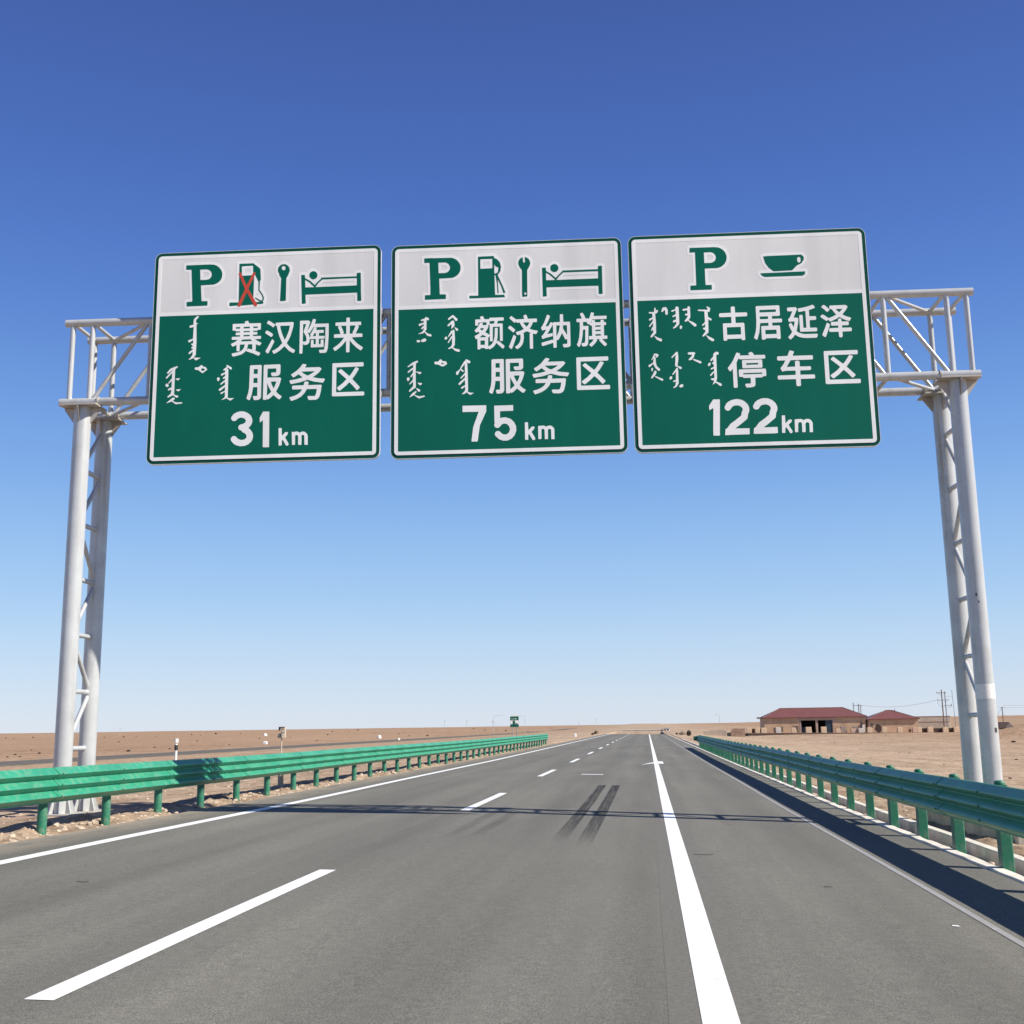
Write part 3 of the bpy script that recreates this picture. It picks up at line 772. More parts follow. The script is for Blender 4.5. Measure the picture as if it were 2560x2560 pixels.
  'place_name': '1602,1380 1620,1378 1628,1382 1656,1438 1732,1438 1737,1436 1739,1420 1748,1414 1984,1414 1992,1418 1994,1464 1990,1472 1892,1475 1875,1520 1880,1526 1964,1526 1973,1532 1972,1846 1932,1850 1923,1844 1922,1588 1916,1582 1799,1584 1796,1846 1756,1850 1747,1844 1744,1749 1715,1784 1714,1932 1720,1939 1760,1917 1774,1904 1793,1880 1813,1840 1830,1756 1836,1606 1876,1602 1885,1608 1882,1748 1878,1796 1864,1861 1884,1843 1896,1843 1994,1932 2001,1956 1976,1989 1964,1986 1866,1888 1860,1875 1837,1916 1814,1944 1792,1965 1744,1993 1732,1993 1716,1975 1704,1986 1664,1985 1652,1966 1584,1966 1572,1989 1536,1990 1528,1986 1526,1796 1520,1791 1504,1798 1496,1794 1478,1748 1488,1735 1520,1721 1568,1688 1536,1661 1516,1677 1504,1677 1479,1644 1479,1636 1528,1586 1576,1503 1600,1502 1622,1508 1626,1516 1617,1540 1620,1546 1680,1546 1690,1536 1690,1500 1684,1494 1548,1494 1542,1500 1542,1540 1538,1548 1500,1550 1491,1544 1491,1444 1500,1438 1587,1436 1575,1392|2378,1380 2388,1379 2393,1384 2420,1457 2568,1458 2577,1464 2576,1518 2568,1522 2508,1523 2473,1600 2447,1636 2456,1645 2504,1665 2584,1683 2590,1692 2560,1745 2512,1734 2502,1740 2502,2000 2498,2008 2456,2010 2446,2000 2446,1736 2452,1727 2472,1724 2396,1684 2330,1720 2327,1724 2338,1728 2342,1736 2342,1804 2330,1884 2321,1912 2300,1946 2270,1980 2232,2005 2214,2004 2187,1972 2188,1962 2224,1938 2261,1896 2277,1860 2286,1816 2285,1740 2244,1750 2224,1749 2203,1696 2292,1669 2336,1649 2344,1640 2307,1588 2276,1523 2220,1521 2215,1516 2212,1493 2192,1518 2180,1521 2094,1436 2116,1402 2128,1394 2212,1461 2352,1458 2357,1452 2343,1416 2343,1396|3530,1380 3544,1379 3581,1392 3570,1444 3576,1450 3788,1450 3797,1456 3798,1500 3792,1509 3548,1510 3542,1516 3544,1521 3590,1524 3594,1560 3600,1566 3684,1566 3690,1560 3694,1524 3740,1523 3746,1532 3747,1564 3784,1570 3785,1616 3776,1622 3752,1622 3746,1628 3746,1808 3752,1814 3792,1814 3800,1818 3802,1864 3792,1874 3709,1876 3789,1964 3788,1982 3760,2005 3748,2005 3740,1998 3659,1904 3659,1892 3671,1876 3620,1874 3608,1876 3621,1888 3621,1896 3584,1950 3526,2008 3514,2008 3484,1978 3483,1968 3538,1916 3563,1876 3488,1874 3479,1868 3480,1818 3488,1814 3532,1814 3538,1808 3538,1628 3532,1622 3506,1620 3500,1593 3480,1601 3448,1570 3451,1552 3383,1552 3384,1625 3468,1626 3477,1632 3466,1924 3457,1964 3440,1989 3420,1998 3368,1998 3355,1984 3347,1944 3356,1938 3402,1936 3414,1892 3422,1696 3416,1690 3380,1691 3370,1800 3349,1912 3317,1996 3308,2005 3300,2005 3266,1968 3293,1904 3310,1832 3326,1676 3326,1556 3320,1550 3280,1550 3272,1546 3270,1500 3280,1490 3367,1488 3334,1404 3344,1391 3372,1382 3384,1386 3401,1416 3425,1472 3425,1488 3472,1490 3484,1498 3505,1460|2758,1396 2768,1395 2798,1412 2805,1420 2806,1432 2773,1516 2731,1600 2732,1610 2778,1604 2816,1535 2828,1535 2856,1555 2859,1544 2868,1538 2980,1537 2982,1404 2992,1394 3028,1394 3037,1400 3040,1537 3148,1538 3157,1544 3158,1964 3149,1984 3140,1993 3116,2002 3044,2006 3035,2000 3022,1960 3026,1944 3101,1940 3102,1860 3100,1853 3080,1862 3068,1858 3012,1742 2952,1858 2936,1870 2915,1864 2914,1948 2914,1996 2904,2006 2868,2006 2859,2000 2856,1913 2680,1965 2664,1965 2655,1956 2650,1916 2664,1903 2836,1858 2848,1859 2856,1868 2858,1860 2856,1579 2753,1752 2848,1735 2856,1744 2850,1756 2848,1790 2728,1819 2672,1838 2663,1832 2655,1804 2655,1784 2674,1768 2701,1732 2739,1668 2664,1681 2647,1628 2673,1596 2709,1524|1744,1475 1743,1544 1711,1552 1722,1568 1717,1588 1697,1628 1664,1676 1744,1731 1745,1532 1756,1526 1820,1525 1834,1480 1828,1474|2340,1522 2339,1532 2351,1552 2391,1600 2400,1598 2416,1578 2433,1552 2443,1524|3536,1535 3520,1565 3537,1564|2094,1576 2108,1575 2122,1584 2193,1648 2193,1660 2166,1696 2154,1696 2067,1616 2067,1608|1588,1599 1573,1620 1612,1645 1623,1636 1647,1600|2916,1599 2914,1788 2916,1793 2920,1790 2937,1756 2957,1708 2978,1604 2972,1598|3040,1599 3034,1608 3031,1656 3096,1774 3100,1777 3102,1768 3101,1600|3596,1623 3594,1644 3600,1650 3688,1649 3690,1628 3684,1622|3596,1703 3594,1724 3600,1730 3688,1729 3690,1708 3684,1702|1620,1723 1565,1768 1628,1770 1683,1768 1672,1755|2162,1748 2178,1748 2210,1784 2145,1968 2128,2001 2114,2000 2078,1964|3596,1783 3596,1813 3688,1813 3688,1783|1580,1827 1579,1908 1656,1909 1657,1828',
  'area_name': '1782,2180 1968,2178 1980,2183 1985,2192 1986,2744 1972,2782 1940,2801 1872,2806 1855,2800 1839,2748 1852,2735 1913,2732 1914,2668 1913,2576 1836,2575 1830,2588 1830,2616 1813,2712 1781,2800 1764,2801 1728,2781 1723,2772 1753,2664 1766,2568 1770,2196|2030,2184 2300,2182 2317,2188 2322,2200 2322,2344 2304,2374 2284,2385 2260,2390 2192,2390 2176,2385 2167,2372 2155,2340 2160,2327 2172,2322 2249,2324 2248,2255 2096,2254 2090,2260 2090,2404 2096,2414 2300,2412 2332,2423 2342,2440 2320,2522 2297,2584 2255,2664 2302,2712 2357,2748 2357,2764 2328,2798 2316,2804 2292,2793 2208,2723 2162,2768 2120,2797 2108,2799 2092,2787 2084,2801 2072,2806 2036,2806 2023,2800 2018,2784 2018,2204 2023,2188|2718,2188 2752,2191 2777,2200 2781,2212 2755,2252 2760,2258 2996,2258 3012,2254 3032,2263 3052,2278 3056,2288 3040,2314 2974,2380 2901,2428 2904,2433 2984,2450 3108,2463 3120,2476 3093,2528 3084,2532 2940,2513 2800,2474 2652,2517 2512,2540 2503,2536 2480,2484 2492,2471 2596,2458 2708,2433 2714,2428 2644,2368 2556,2425 2540,2418 2515,2388 2511,2376 2518,2364 2560,2341 2636,2282 2706,2196|3262,2196 3788,2194 3800,2199 3805,2208 3805,2256 3800,2265 3788,2270 3323,2272 3322,2704 3328,2710 3424,2710 3804,2710 3816,2715 3821,2724 3821,2772 3816,2781 3804,2786 3272,2786 3256,2781 3250,2764 3250,2216 3255,2200|1840,2251 1839,2336 1912,2337 1913,2252|3666,2280 3712,2295 3721,2300 3725,2312 3657,2420 3608,2484 3740,2626 3745,2636 3741,2648 3704,2685 3688,2685 3610,2592 3556,2543 3472,2622 3396,2681 3384,2686 3368,2678 3339,2648 3335,2636 3339,2628 3434,2560 3505,2488 3362,2356 3356,2344 3359,2336 3392,2307 3408,2307 3556,2433 3597,2384 3659,2284|2704,2326 2702,2332 2736,2361 2780,2389 2804,2398 2832,2389 2886,2360 2922,2336 2924,2326|1840,2411 1839,2500 1912,2501 1913,2412|2160,2486 2163,2512 2204,2598 2213,2600 2228,2574 2249,2524 2257,2488|2762,2504 2808,2502 2820,2507 2826,2528 2818,2560 2824,2566 3044,2566 3056,2571 3061,2580 3050,2680 3029,2764 3010,2800 2992,2817 2968,2829 2932,2834 2840,2829 2827,2820 2812,2776 2816,2767 2828,2762 2932,2766 2948,2761 2965,2724 2981,2640 2794,2640 2769,2688 2742,2724 2696,2765 2636,2801 2528,2838 2515,2832 2488,2784 2500,2771 2568,2753 2636,2721 2678,2688 2711,2644 2704,2638 2548,2637 2539,2632 2534,2620 2534,2584 2539,2572 2552,2566 2736,2566 2742,2560 2751,2516|2092,2508 2090,2728 2104,2725 2134,2700 2168,2664 2115,2564',
  'distance': '1255,3004 1669,3008 1669,3116 1555,3364 1518,3624 1512,3651 1416,3650 1409,3648 1410,3620 1439,3392 1537,3120 1256,3117|1807,3020 2137,3020 2136,3121 1916,3122 1906,3132 1908,3249 1940,3238 2008,3234 2092,3267 2149,3324 2181,3396 2186,3472 2157,3556 2108,3613 2044,3645 2020,3650 1952,3649 1884,3621 1826,3564 1815,3544 1815,3512 1827,3492 1844,3479 1864,3474 1892,3479 1938,3524 1964,3537 2008,3541 2040,3525 2061,3500 2074,3464 2074,3428 2054,3384 2028,3359 1996,3346 1960,3347 1932,3363 1892,3410 1868,3421 1836,3417 1815,3400 1803,3368 1815,3332 1810,3324|2335,3336 2389,3336 2392,3475 2426,3448 2448,3419 2464,3414 2503,3416 2493,3456 2446,3508 2509,3616 2508,3642 2488,3657 2464,3650 2404,3544 2390,3560 2389,3648 2335,3644|2622,3404 2664,3403 2704,3424 2736,3407 2776,3406 2804,3419 2829,3444 2842,3472 2841,3648 2787,3648 2786,3484 2776,3467 2748,3463 2739,3468 2731,3484 2730,3572 2729,3644 2675,3644 2673,3480 2656,3459 2636,3459 2624,3466 2618,3480 2618,3608 2613,3640 2563,3640 2562,3412 2568,3406',
  'vertical_script': '1086,1340 1106,1344 1177,1416 1174,1440 1164,1449 1148,1449 1136,1442 1106,1400 1092,1381 1028,1425 1007,1420 1012,1398|606,1360 620,1359 664,1379 673,1400 656,1421 626,1416 626,1588 600,1628 656,1669 704,1679 717,1704 708,1718 696,1722 640,1705 592,1640 568,1657 492,1670 484,1669 487,1664 552,1629 565,1612 578,1580 576,1555 552,1581 540,1581 530,1568 558,1532 577,1520 578,1496 572,1491 504,1522 491,1516 487,1492 500,1479 576,1462 576,1421 540,1433 527,1420 527,1412 540,1399 580,1389 600,1377|1090,1440 1106,1444 1117,1460 1125,1536 1068,1597 1070,1524 1070,1508 1064,1503 1026,1540 1012,1546 999,1536 999,1524 1076,1446|1119,1560 1182,1596 1189,1608 1183,1624 1168,1634 1151,1628|1094,1612 1112,1611 1121,1620 1130,1772 1125,1896 1092,1936 1136,1961 1204,1975 1217,2000 1208,2017 1184,2021 1124,1997 1080,1948 1012,1965 1008,1951 1057,1920 1078,1880 1080,1755 1017,1852 1008,1853 1002,1844 1063,1732 1082,1728 1081,1668 1020,1741 1012,1741 1006,1732 1060,1634 1084,1625|962,1736 980,1735 997,1752 997,1764 978,1784 960,1790 947,1780 947,1760|582,1756 604,1755 618,1764 621,1796 604,1809 568,1818 556,1822 542,1816 531,1800 531,1788 540,1775|462,1780 484,1778 508,1786 517,1804 506,1820 472,1822 456,1814 450,1796|866,2148 890,2152 900,2177 972,2191 989,2228 976,2249 916,2281 892,2275 836,2243 784,2237 768,2226 763,2212 771,2192 780,2187 832,2189|454,2160 470,2160 478,2180 472,2189 438,2208 435,2356 532,2370 537,2376 522,2400 504,2409 444,2367 434,2368 438,2640 434,2652 408,2663 340,2717 328,2721 319,2716 316,2703 390,2620 390,2560 384,2541 356,2570 332,2590 323,2584 323,2576 385,2504 386,2424 380,2423 356,2457 344,2457 338,2444 385,2376 386,2324 380,2319 308,2377 295,2372 294,2360 308,2342 370,2292 388,2287 390,2236 384,2231 304,2273 292,2270 291,2260 384,2187|1322,2164 1332,2163 1392,2195 1398,2208 1397,2224 1384,2237 1368,2237 1344,2221 1342,2228 1350,2376 1354,2700 1354,2732 1345,2752 1392,2773 1455,2776 1396,2814 1370,2800 1332,2763 1292,2789 1244,2797 1244,2791 1282,2756 1306,2720 1304,2657 1252,2697 1231,2692 1234,2668 1306,2632 1300,2537 1256,2582 1212,2625 1200,2625 1186,2608 1196,2590 1301,2496 1300,2445 1240,2509 1228,2513 1218,2500 1301,2408 1300,2249 1235,2328 1281,2372 1276,2390 1260,2389 1220,2349 1181,2436 1168,2442 1152,2437 1147,2428 1146,2396 1158,2380 1178,2372 1212,2342 1227,2304 1283,2212 1298,2192 1312,2188 1311,2176|892,2211 884,2229 908,2242 924,2235 941,2224|294,2460 312,2459 329,2476 329,2492 312,2522 292,2525 283,2512 279,2472|467,2560 544,2571 549,2584 536,2595 520,2609 500,2605|447,2660 456,2659 508,2686 518,2704 512,2718 496,2726 480,2721 451,2680|434,2712 446,2712 453,2728 414,2772 420,2781 500,2810 576,2798 597,2804 596,2814 584,2821 502,2848 480,2841 404,2784 332,2821 323,2820 376,2750',
 },
 3: {
  'parking_symbol': '1079,256 1508,258 1576,267 1620,287 1666,324 1689,356 1713,412 1718,464 1705,524 1685,564 1668,586 1620,625 1572,645 1544,650 1327,652 1326,876 1328,957 1433,960 1432,1045 1063,1044 1062,976 1068,959 1160,958 1166,948 1170,348 1164,342 1075,344|1324,351 1324,549 1436,550 1468,541 1500,521 1521,492 1530,452 1525,416 1500,378 1472,359 1440,350',
  'parking_symbol_h': '1078,204 1508,206 1572,214 1604,223 1664,255 1706,292 1729,324 1761,396 1766,480 1753,540 1725,596 1706,620 1652,665 1588,693 1544,702 1375,704 1375,904 1440,910 1468,922 1482,948 1481,1060 1468,1082 1448,1093 1424,1098 1068,1098 1048,1093 1023,1076 1014,1056 1014,960 1027,928 1052,911 1112,906 1118,900 1118,420 1122,400 1116,395 1080,398 1060,393 1038,380 1026,356 1031,240 1046,216|1372,403 1372,497 1436,498 1462,484 1473,472 1478,456 1477,436 1464,415 1440,402',
  'cup_symbol': '2826,460 3000,458 3012,462 3049,500 3050,552 3002,620 2926,656 2836,745 2576,750 2520,750 2508,745 2432,678 2379,592 2349,468 2424,462|2956,499 2935,528 2934,572 2948,601 2960,606 2974,604 2993,580 2998,540 2993,520 2980,502|2986,772 3057,772 3053,820 3012,850 2360,849 2312,826 2286,784 2288,778',
  'cup_symbol_h': '2826,408 3008,407 3042,420 3089,468 3098,496 3098,568 3089,588 3032,662 2956,699 2937,720 3052,718 3090,732 3106,760 3106,804 3101,836 3093,852 3048,889 3012,902 2576,902 2360,901 2284,869 2259,840 2234,792 2235,764 2250,740 2288,726 2403,724 2331,608 2298,480 2299,452 2307,436 2316,427 2348,415 2424,410',
  'place_name': '1754,1372 1796,1371 1809,1384 1812,1485 2000,1486 2013,1492 2018,1504 2017,1544 2004,1557 1811,1560 1812,1673 1944,1674 1956,1679 1961,1688 1962,1972 1957,1984 1948,1989 1916,1990 1903,1984 1897,1960 1892,1958 1800,1958 1660,1958 1655,1960 1649,1984 1640,1989 1608,1990 1595,1984 1590,1968 1591,1688 1596,1679 1608,1674 1740,1673 1742,1564 1736,1558 1552,1558 1540,1553 1534,1540 1535,1500 1548,1487 1740,1485 1742,1388|2182,1380 2560,1378 2572,1383 2577,1392 2578,1552 2573,1564 2560,1570 2444,1570 2438,1580 2440,1621 2592,1622 2604,1627 2609,1636 2609,1676 2596,1689 2444,1690 2438,1696 2440,1745 2552,1746 2564,1751 2569,1760 2569,1976 2556,1989 2524,1990 2512,1985 2500,1970 2384,1970 2316,1970 2304,1989 2292,1994 2260,1993 2251,1988 2246,1976 2247,1760 2252,1751 2264,1746 2372,1745 2374,1696 2368,1690 2231,1692 2209,1860 2173,1972 2165,1988 2156,1992 2113,1956 2149,1840 2162,1760 2170,1640 2170,1396|3138,1392 3148,1391 3162,1400 3185,1440 3172,1453 3079,1484 3078,1592 3084,1598 3180,1599 3193,1612 3194,1648 3189,1660 3176,1666 3079,1668 3078,1800 3084,1806 3180,1806 3192,1811 3198,1828 3198,1856 3193,1868 3180,1874 2920,1873 2911,1868 2906,1856 2906,1772 2907,1580 2920,1567 2952,1567 2961,1572 2966,1584 2966,1800 2972,1806 3017,1804 3018,1504 3016,1497 2996,1498 2908,1513 2895,1500 2887,1468 2891,1456 2908,1447 2976,1437 3080,1413|3330,1400 3344,1403 3362,1416 3425,1476 3430,1488 3425,1500 3394,1528 3378,1524 3344,1486 3295,1444 3295,1428|3442,1416 3704,1414 3737,1436 3740,1444 3733,1464 3713,1500 3644,1584 3696,1617 3785,1648 3785,1664 3761,1704 3752,1708 3704,1693 3660,1673 3592,1631 3584,1631 3536,1661 3436,1705 3416,1698 3400,1669 3368,1696 3278,1628 3267,1612 3274,1596 3304,1572 3340,1591 3404,1643 3472,1621 3539,1584 3499,1532 3472,1486 3435,1476 3430,1464 3430,1432|2834,1424 2844,1422 2858,1428 2873,1444 2877,1456 2809,1612 2864,1615 2884,1623 2890,1636 2877,1732 2846,1860 2884,1889 2936,1909 2992,1918 3188,1918 3200,1923 3204,1932 3193,1968 3185,1984 3176,1989 3028,1990 2968,1986 2908,1973 2868,1957 2826,1928 2812,1923 2782,1968 2736,2008 2727,2004 2696,1964 2748,1906 2770,1868 2739,1800 2723,1752 2723,1728 2752,1711 2768,1711 2800,1789 2822,1696 2821,1684 2816,1682 2760,1682 2740,1692 2730,1688 2723,1676 2713,1644 2749,1600 2795,1496 2724,1494 2712,1489 2706,1476 2707,1440 2712,1431 2724,1426|2232,1451 2230,1492 2236,1498 2512,1497 2514,1456 2508,1450|3544,1482 3543,1492 3556,1510 3592,1544 3620,1518 3641,1496 3644,1482|2232,1571 2232,1621 2372,1621 2372,1571|3574,1660 3604,1658 3617,1664 3624,1713 3724,1714 3736,1719 3741,1728 3742,1764 3736,1777 3724,1782 3624,1783 3624,1825 3768,1826 3781,1832 3786,1844 3785,1880 3772,1893 3624,1895 3622,1980 3610,1996 3576,1997 3563,1984 3560,1895 3420,1894 3407,1888 3402,1876 3403,1840 3416,1827 3561,1824 3560,1783 3456,1782 3444,1777 3438,1764 3438,1732 3444,1719 3456,1714 3560,1713 3563,1672|3374,1728 3400,1738 3417,1756 3421,1772 3341,1972 3328,1985 3296,1966 3279,1940 3337,1812 3363,1740|1656,1747 1656,1885 1896,1885 1896,1747|2312,1819 2312,1897 2504,1897 2504,1819',
  'area_name': '2046,2208 2056,2207 2070,2216 2100,2265 2272,2267 2285,2280 2285,2320 2280,2329 2268,2334 1856,2334 1840,2329 1832,2315 1828,2318 1790,2392 1790,2824 1778,2840 1736,2841 1727,2836 1722,2824 1722,2504 1716,2503 1690,2536 1676,2544 1659,2532 1635,2484 1700,2402 1729,2356 1796,2215 1812,2211 1856,2227 1861,2240 1853,2260 1856,2266 2008,2266 2015,2260 2000,2232 2003,2224|2703,2208 2712,2204 2728,2207 2777,2224 2780,2232 2755,2288 2756,2302 3076,2302 3089,2308 3094,2320 3094,2360 3088,2373 3076,2378 2712,2379 2643,2492 2648,2498 2784,2497 2786,2412 2791,2400 2804,2394 2848,2395 2857,2400 2862,2412 2864,2497 3032,2498 3044,2503 3050,2516 3049,2552 3036,2565 2864,2567 2863,2644 3096,2647 3109,2660 3110,2696 3105,2712 3092,2718 2864,2719 2862,2828 2857,2840 2844,2846 2800,2845 2787,2832 2784,2719 2496,2718 2483,2712 2478,2700 2478,2664 2483,2652 2492,2647 2785,2644 2786,2572 2780,2566 2620,2566 2564,2576 2556,2573 2535,2524 2535,2512 2565,2480 2597,2432 2623,2380 2504,2378 2492,2373 2486,2360 2487,2316 2500,2303 2664,2301|3294,2236 3840,2234 3852,2239 3857,2248 3857,2296 3852,2305 3840,2310 3355,2312 3354,2744 3360,2750 3456,2750 3856,2750 3868,2755 3873,2764 3873,2812 3868,2821 3856,2826 3304,2826 3288,2821 3282,2804 3282,2256 3287,2240|3714,2320 3752,2331 3768,2339 3772,2348 3717,2440 3652,2524 3788,2666 3793,2676 3789,2688 3752,2721 3740,2725 3732,2721 3666,2644 3600,2580 3510,2664 3428,2725 3412,2725 3378,2692 3371,2680 3375,2668 3482,2592 3545,2528 3504,2486 3396,2394 3395,2376 3428,2347 3436,2343 3448,2347 3596,2474 3640,2426 3703,2328|1898,2348 2216,2347 2225,2352 2230,2368 2230,2480 2218,2496 1900,2497 1891,2492 1886,2476 1886,2364|1956,2407 1954,2432 1960,2438 2156,2437 2158,2412 2152,2406|1834,2516 2264,2514 2280,2519 2286,2536 2286,2632 2281,2644 2268,2650 2228,2649 2221,2664 2208,2670 2096,2671 2094,2760 2093,2796 2081,2820 2060,2833 2008,2842 1948,2842 1936,2837 1919,2792 1924,2779 1936,2774 2017,2772 2017,2672 1904,2670 1891,2664 1884,2649 1840,2650 1828,2645 1822,2632 1822,2532|1896,2583 1896,2607 2216,2607 2218,2588 2212,2582',
  'distance': '1362,3036 1468,3038 1473,3040 1474,3056 1446,3672 1436,3678 1348,3674 1337,3672 1338,3584 1358,3192 1352,3190 1288,3227 1286,3148|1734,3044 1768,3042 1816,3051 1860,3067 1898,3092 1941,3140 1961,3188 1966,3236 1957,3280 1939,3316 1929,3380 1920,3398 1810,3488 1711,3560 1952,3563 1950,3664 1940,3670 1616,3670 1600,3674 1535,3672 1547,3564 1574,3556 1634,3476 1722,3416 1822,3336 1835,3276 1853,3240 1854,3216 1842,3192 1804,3163 1776,3154 1728,3154 1700,3163 1676,3178 1636,3233 1620,3241 1592,3242 1572,3233 1559,3220 1551,3204 1550,3176 1579,3120 1608,3091 1664,3059|2186,3044 2236,3040 2292,3047 2360,3079 2413,3132 2437,3188 2442,3224 2433,3272 2415,3308 2405,3376 2396,3394 2282,3488 2189,3556 2424,3555 2426,3656 2420,3662 2364,3666 2128,3666 2017,3664 2027,3564 2054,3552 2116,3470 2226,3392 2298,3332 2311,3272 2330,3228 2325,3200 2304,3174 2268,3155 2240,3150 2184,3159 2164,3171 2147,3188 2126,3224 2104,3237 2068,3237 2047,3224 2035,3204 2030,3184 2035,3164 2064,3114 2090,3088 2124,3067|2507,3356 2561,3356 2560,3491 2576,3482 2616,3439 2640,3430 2671,3436 2669,3460 2661,3476 2612,3524 2673,3636 2669,3660 2648,3673 2628,3666 2585,3584 2568,3563 2554,3580 2549,3664 2495,3660|2786,3428 2828,3427 2868,3449 2908,3431 2948,3430 2972,3439 3001,3464 3018,3504 3013,3664 2959,3664 2962,3512 2948,3491 2920,3487 2903,3500 2894,3528 2894,3584 2889,3660 2835,3660 2837,3500 2820,3483 2796,3483 2784,3490 2774,3508 2765,3656 2713,3656 2718,3452 2723,3432',
  'vertical_script': '802,1336 824,1335 842,1356 842,1648 834,1664 782,1716 732,1737 727,1724 764,1690 793,1640 788,1613 772,1619 744,1625 735,1620 730,1604 744,1587 789,1572 785,1508 744,1526 730,1524 726,1512 736,1499 785,1476 786,1412 780,1407 728,1429 714,1424 710,1412 724,1399 782,1384 787,1348|602,1340 616,1339 628,1346 650,1388 650,1456 642,1476 628,1482 612,1474 606,1460 606,1428 605,1404 596,1391 587,1392 564,1425 548,1425 538,1412 558,1352 572,1343|1006,1340 1024,1339 1037,1352 1038,1496 1033,1552 1001,1592 1080,1631 1128,1666 1138,1684 1130,1708 1100,1713 1022,1632 992,1600 952,1618 940,1617 934,1604 989,1532 989,1504 960,1505 948,1498 946,1488 956,1471 989,1472 989,1408 920,1417 906,1404 908,1390 924,1383 992,1377 995,1352|419,1344 436,1343 441,1352 444,1395 468,1382 482,1396 477,1416 458,1444 430,1452 438,1624 434,1808 358,1884 336,1881 335,1860 386,1792 384,1732 368,1761 356,1761 347,1752 371,1700 385,1688 386,1628 376,1630 332,1689 322,1688 314,1676 381,1588 382,1548 376,1546 336,1578 320,1570 318,1556 328,1543 380,1517 382,1492 377,1448 328,1445 318,1428 328,1418 412,1421|1327,1352 1348,1359 1385,1384 1386,1404 1373,1448 1360,1454 1338,1452 1342,1540 1352,1553 1398,1580 1402,1600 1396,1609 1380,1613 1344,1585 1337,1828 1292,1869 1244,1902 1232,1894 1231,1884 1272,1830 1285,1812 1285,1780 1256,1773 1246,1756 1256,1739 1285,1736 1286,1676 1280,1674 1248,1705 1238,1704 1230,1692 1285,1636 1283,1440 1176,1429 1170,1416 1180,1406 1340,1413 1344,1396 1323,1364|854,1688 876,1687 889,1700 878,1744 860,1750 847,1740 846,1704|395,1860 404,1859 472,1897 520,1915 533,1928 528,1954 520,1961 500,1961 440,1925|1295,1876 1414,1944 1429,1964 1424,1982 1416,1989 1392,1989 1338,1952 1295,1884|770,2160 780,2159 793,2168 798,2232 798,2296 778,2408 788,2417 842,2436 849,2444 850,2460 840,2473 820,2473 772,2425 756,2429 742,2420 738,2408 754,2216 748,2215 696,2269 686,2268 678,2256|1054,2176 1080,2179 1094,2196 1092,2206 1079,2216 1069,2260 1028,2313 980,2321 974,2308 980,2297 1029,2248 1035,2220 976,2217 963,2204 963,2192 980,2178|387,2180 424,2183 448,2191 461,2204 457,2224 432,2253 420,2253 410,2244 418,2224 408,2215 398,2216 389,2232 406,2244 410,2348 423,2404 478,2464 474,2488 444,2493 397,2440 360,2365 304,2421 292,2421 278,2404 279,2392 288,2383 361,2344 377,2252 344,2294 336,2297 334,2292|1442,2184 1484,2187 1497,2212 1484,2233 1450,2244 1446,2656 1428,2716 1508,2755 1521,2768 1522,2784 1512,2797 1492,2801 1420,2735 1364,2775 1394,2704 1384,2695 1352,2689 1344,2682 1342,2668 1348,2659 1396,2658 1402,2648 1400,2551 1348,2613 1332,2613 1326,2600 1372,2550 1402,2528 1400,2479 1360,2501 1343,2492 1348,2479 1401,2452 1401,2416 1374,2392 1378,2376 1397,2368 1398,2320 1392,2319 1364,2350 1348,2342 1346,2328 1397,2268 1403,2220|1054,2300 1068,2299 1184,2347 1194,2360 1186,2380 1172,2385 1056,2321 1050,2312|1326,2376 1345,2380 1350,2400 1324,2437 1306,2436 1298,2416 1315,2384|334,2440 344,2436 357,2444 348,2493 336,2497 327,2488 326,2452|766,2448 780,2447 786,2456 779,2472 786,2488 786,2728 748,2790 696,2812 691,2800 729,2764 740,2706 740,2689 704,2706 690,2692 700,2679 742,2664 746,2524 738,2524 700,2573 690,2572 683,2560|378,2492 404,2491 417,2516 396,2562 345,2616 336,2625 324,2626 315,2612 357,2544|382,2588 400,2587 516,2639 525,2648 522,2668 512,2674 492,2669 390,2604|650,2600 668,2599 682,2616 681,2628 660,2654 644,2657 630,2640 635,2620|830,2748 852,2747 866,2764 861,2784 832,2805 804,2801 794,2784 802,2764',
 },
}


# ------------------------------------------------------------------ sign gantry
GRZ = math.atan(0.055)
gantry = thing("sign_gantry", "pale painted steel truss gantry on four round columns spanning the whole road", "gantry", (0, 19.35, 0), GRZ)
DEPTH = 0.95
COLS = [(-9.90, 0.0), (-9.90, DEPTH), (5.52, 0.0), (5.52, DEPTH)]
ZB, ZT = 7.42, 8.92


def gpart(name, mb, mat=None, parent=None):
    return mb.build(name, mat or M['steel'], parent or gantry)


def world_xy(s, d):
    return s * math.cos(GRZ) - d * math.sin(GRZ), 19.35 + s * math.sin(GRZ) + d * math.cos(GRZ)


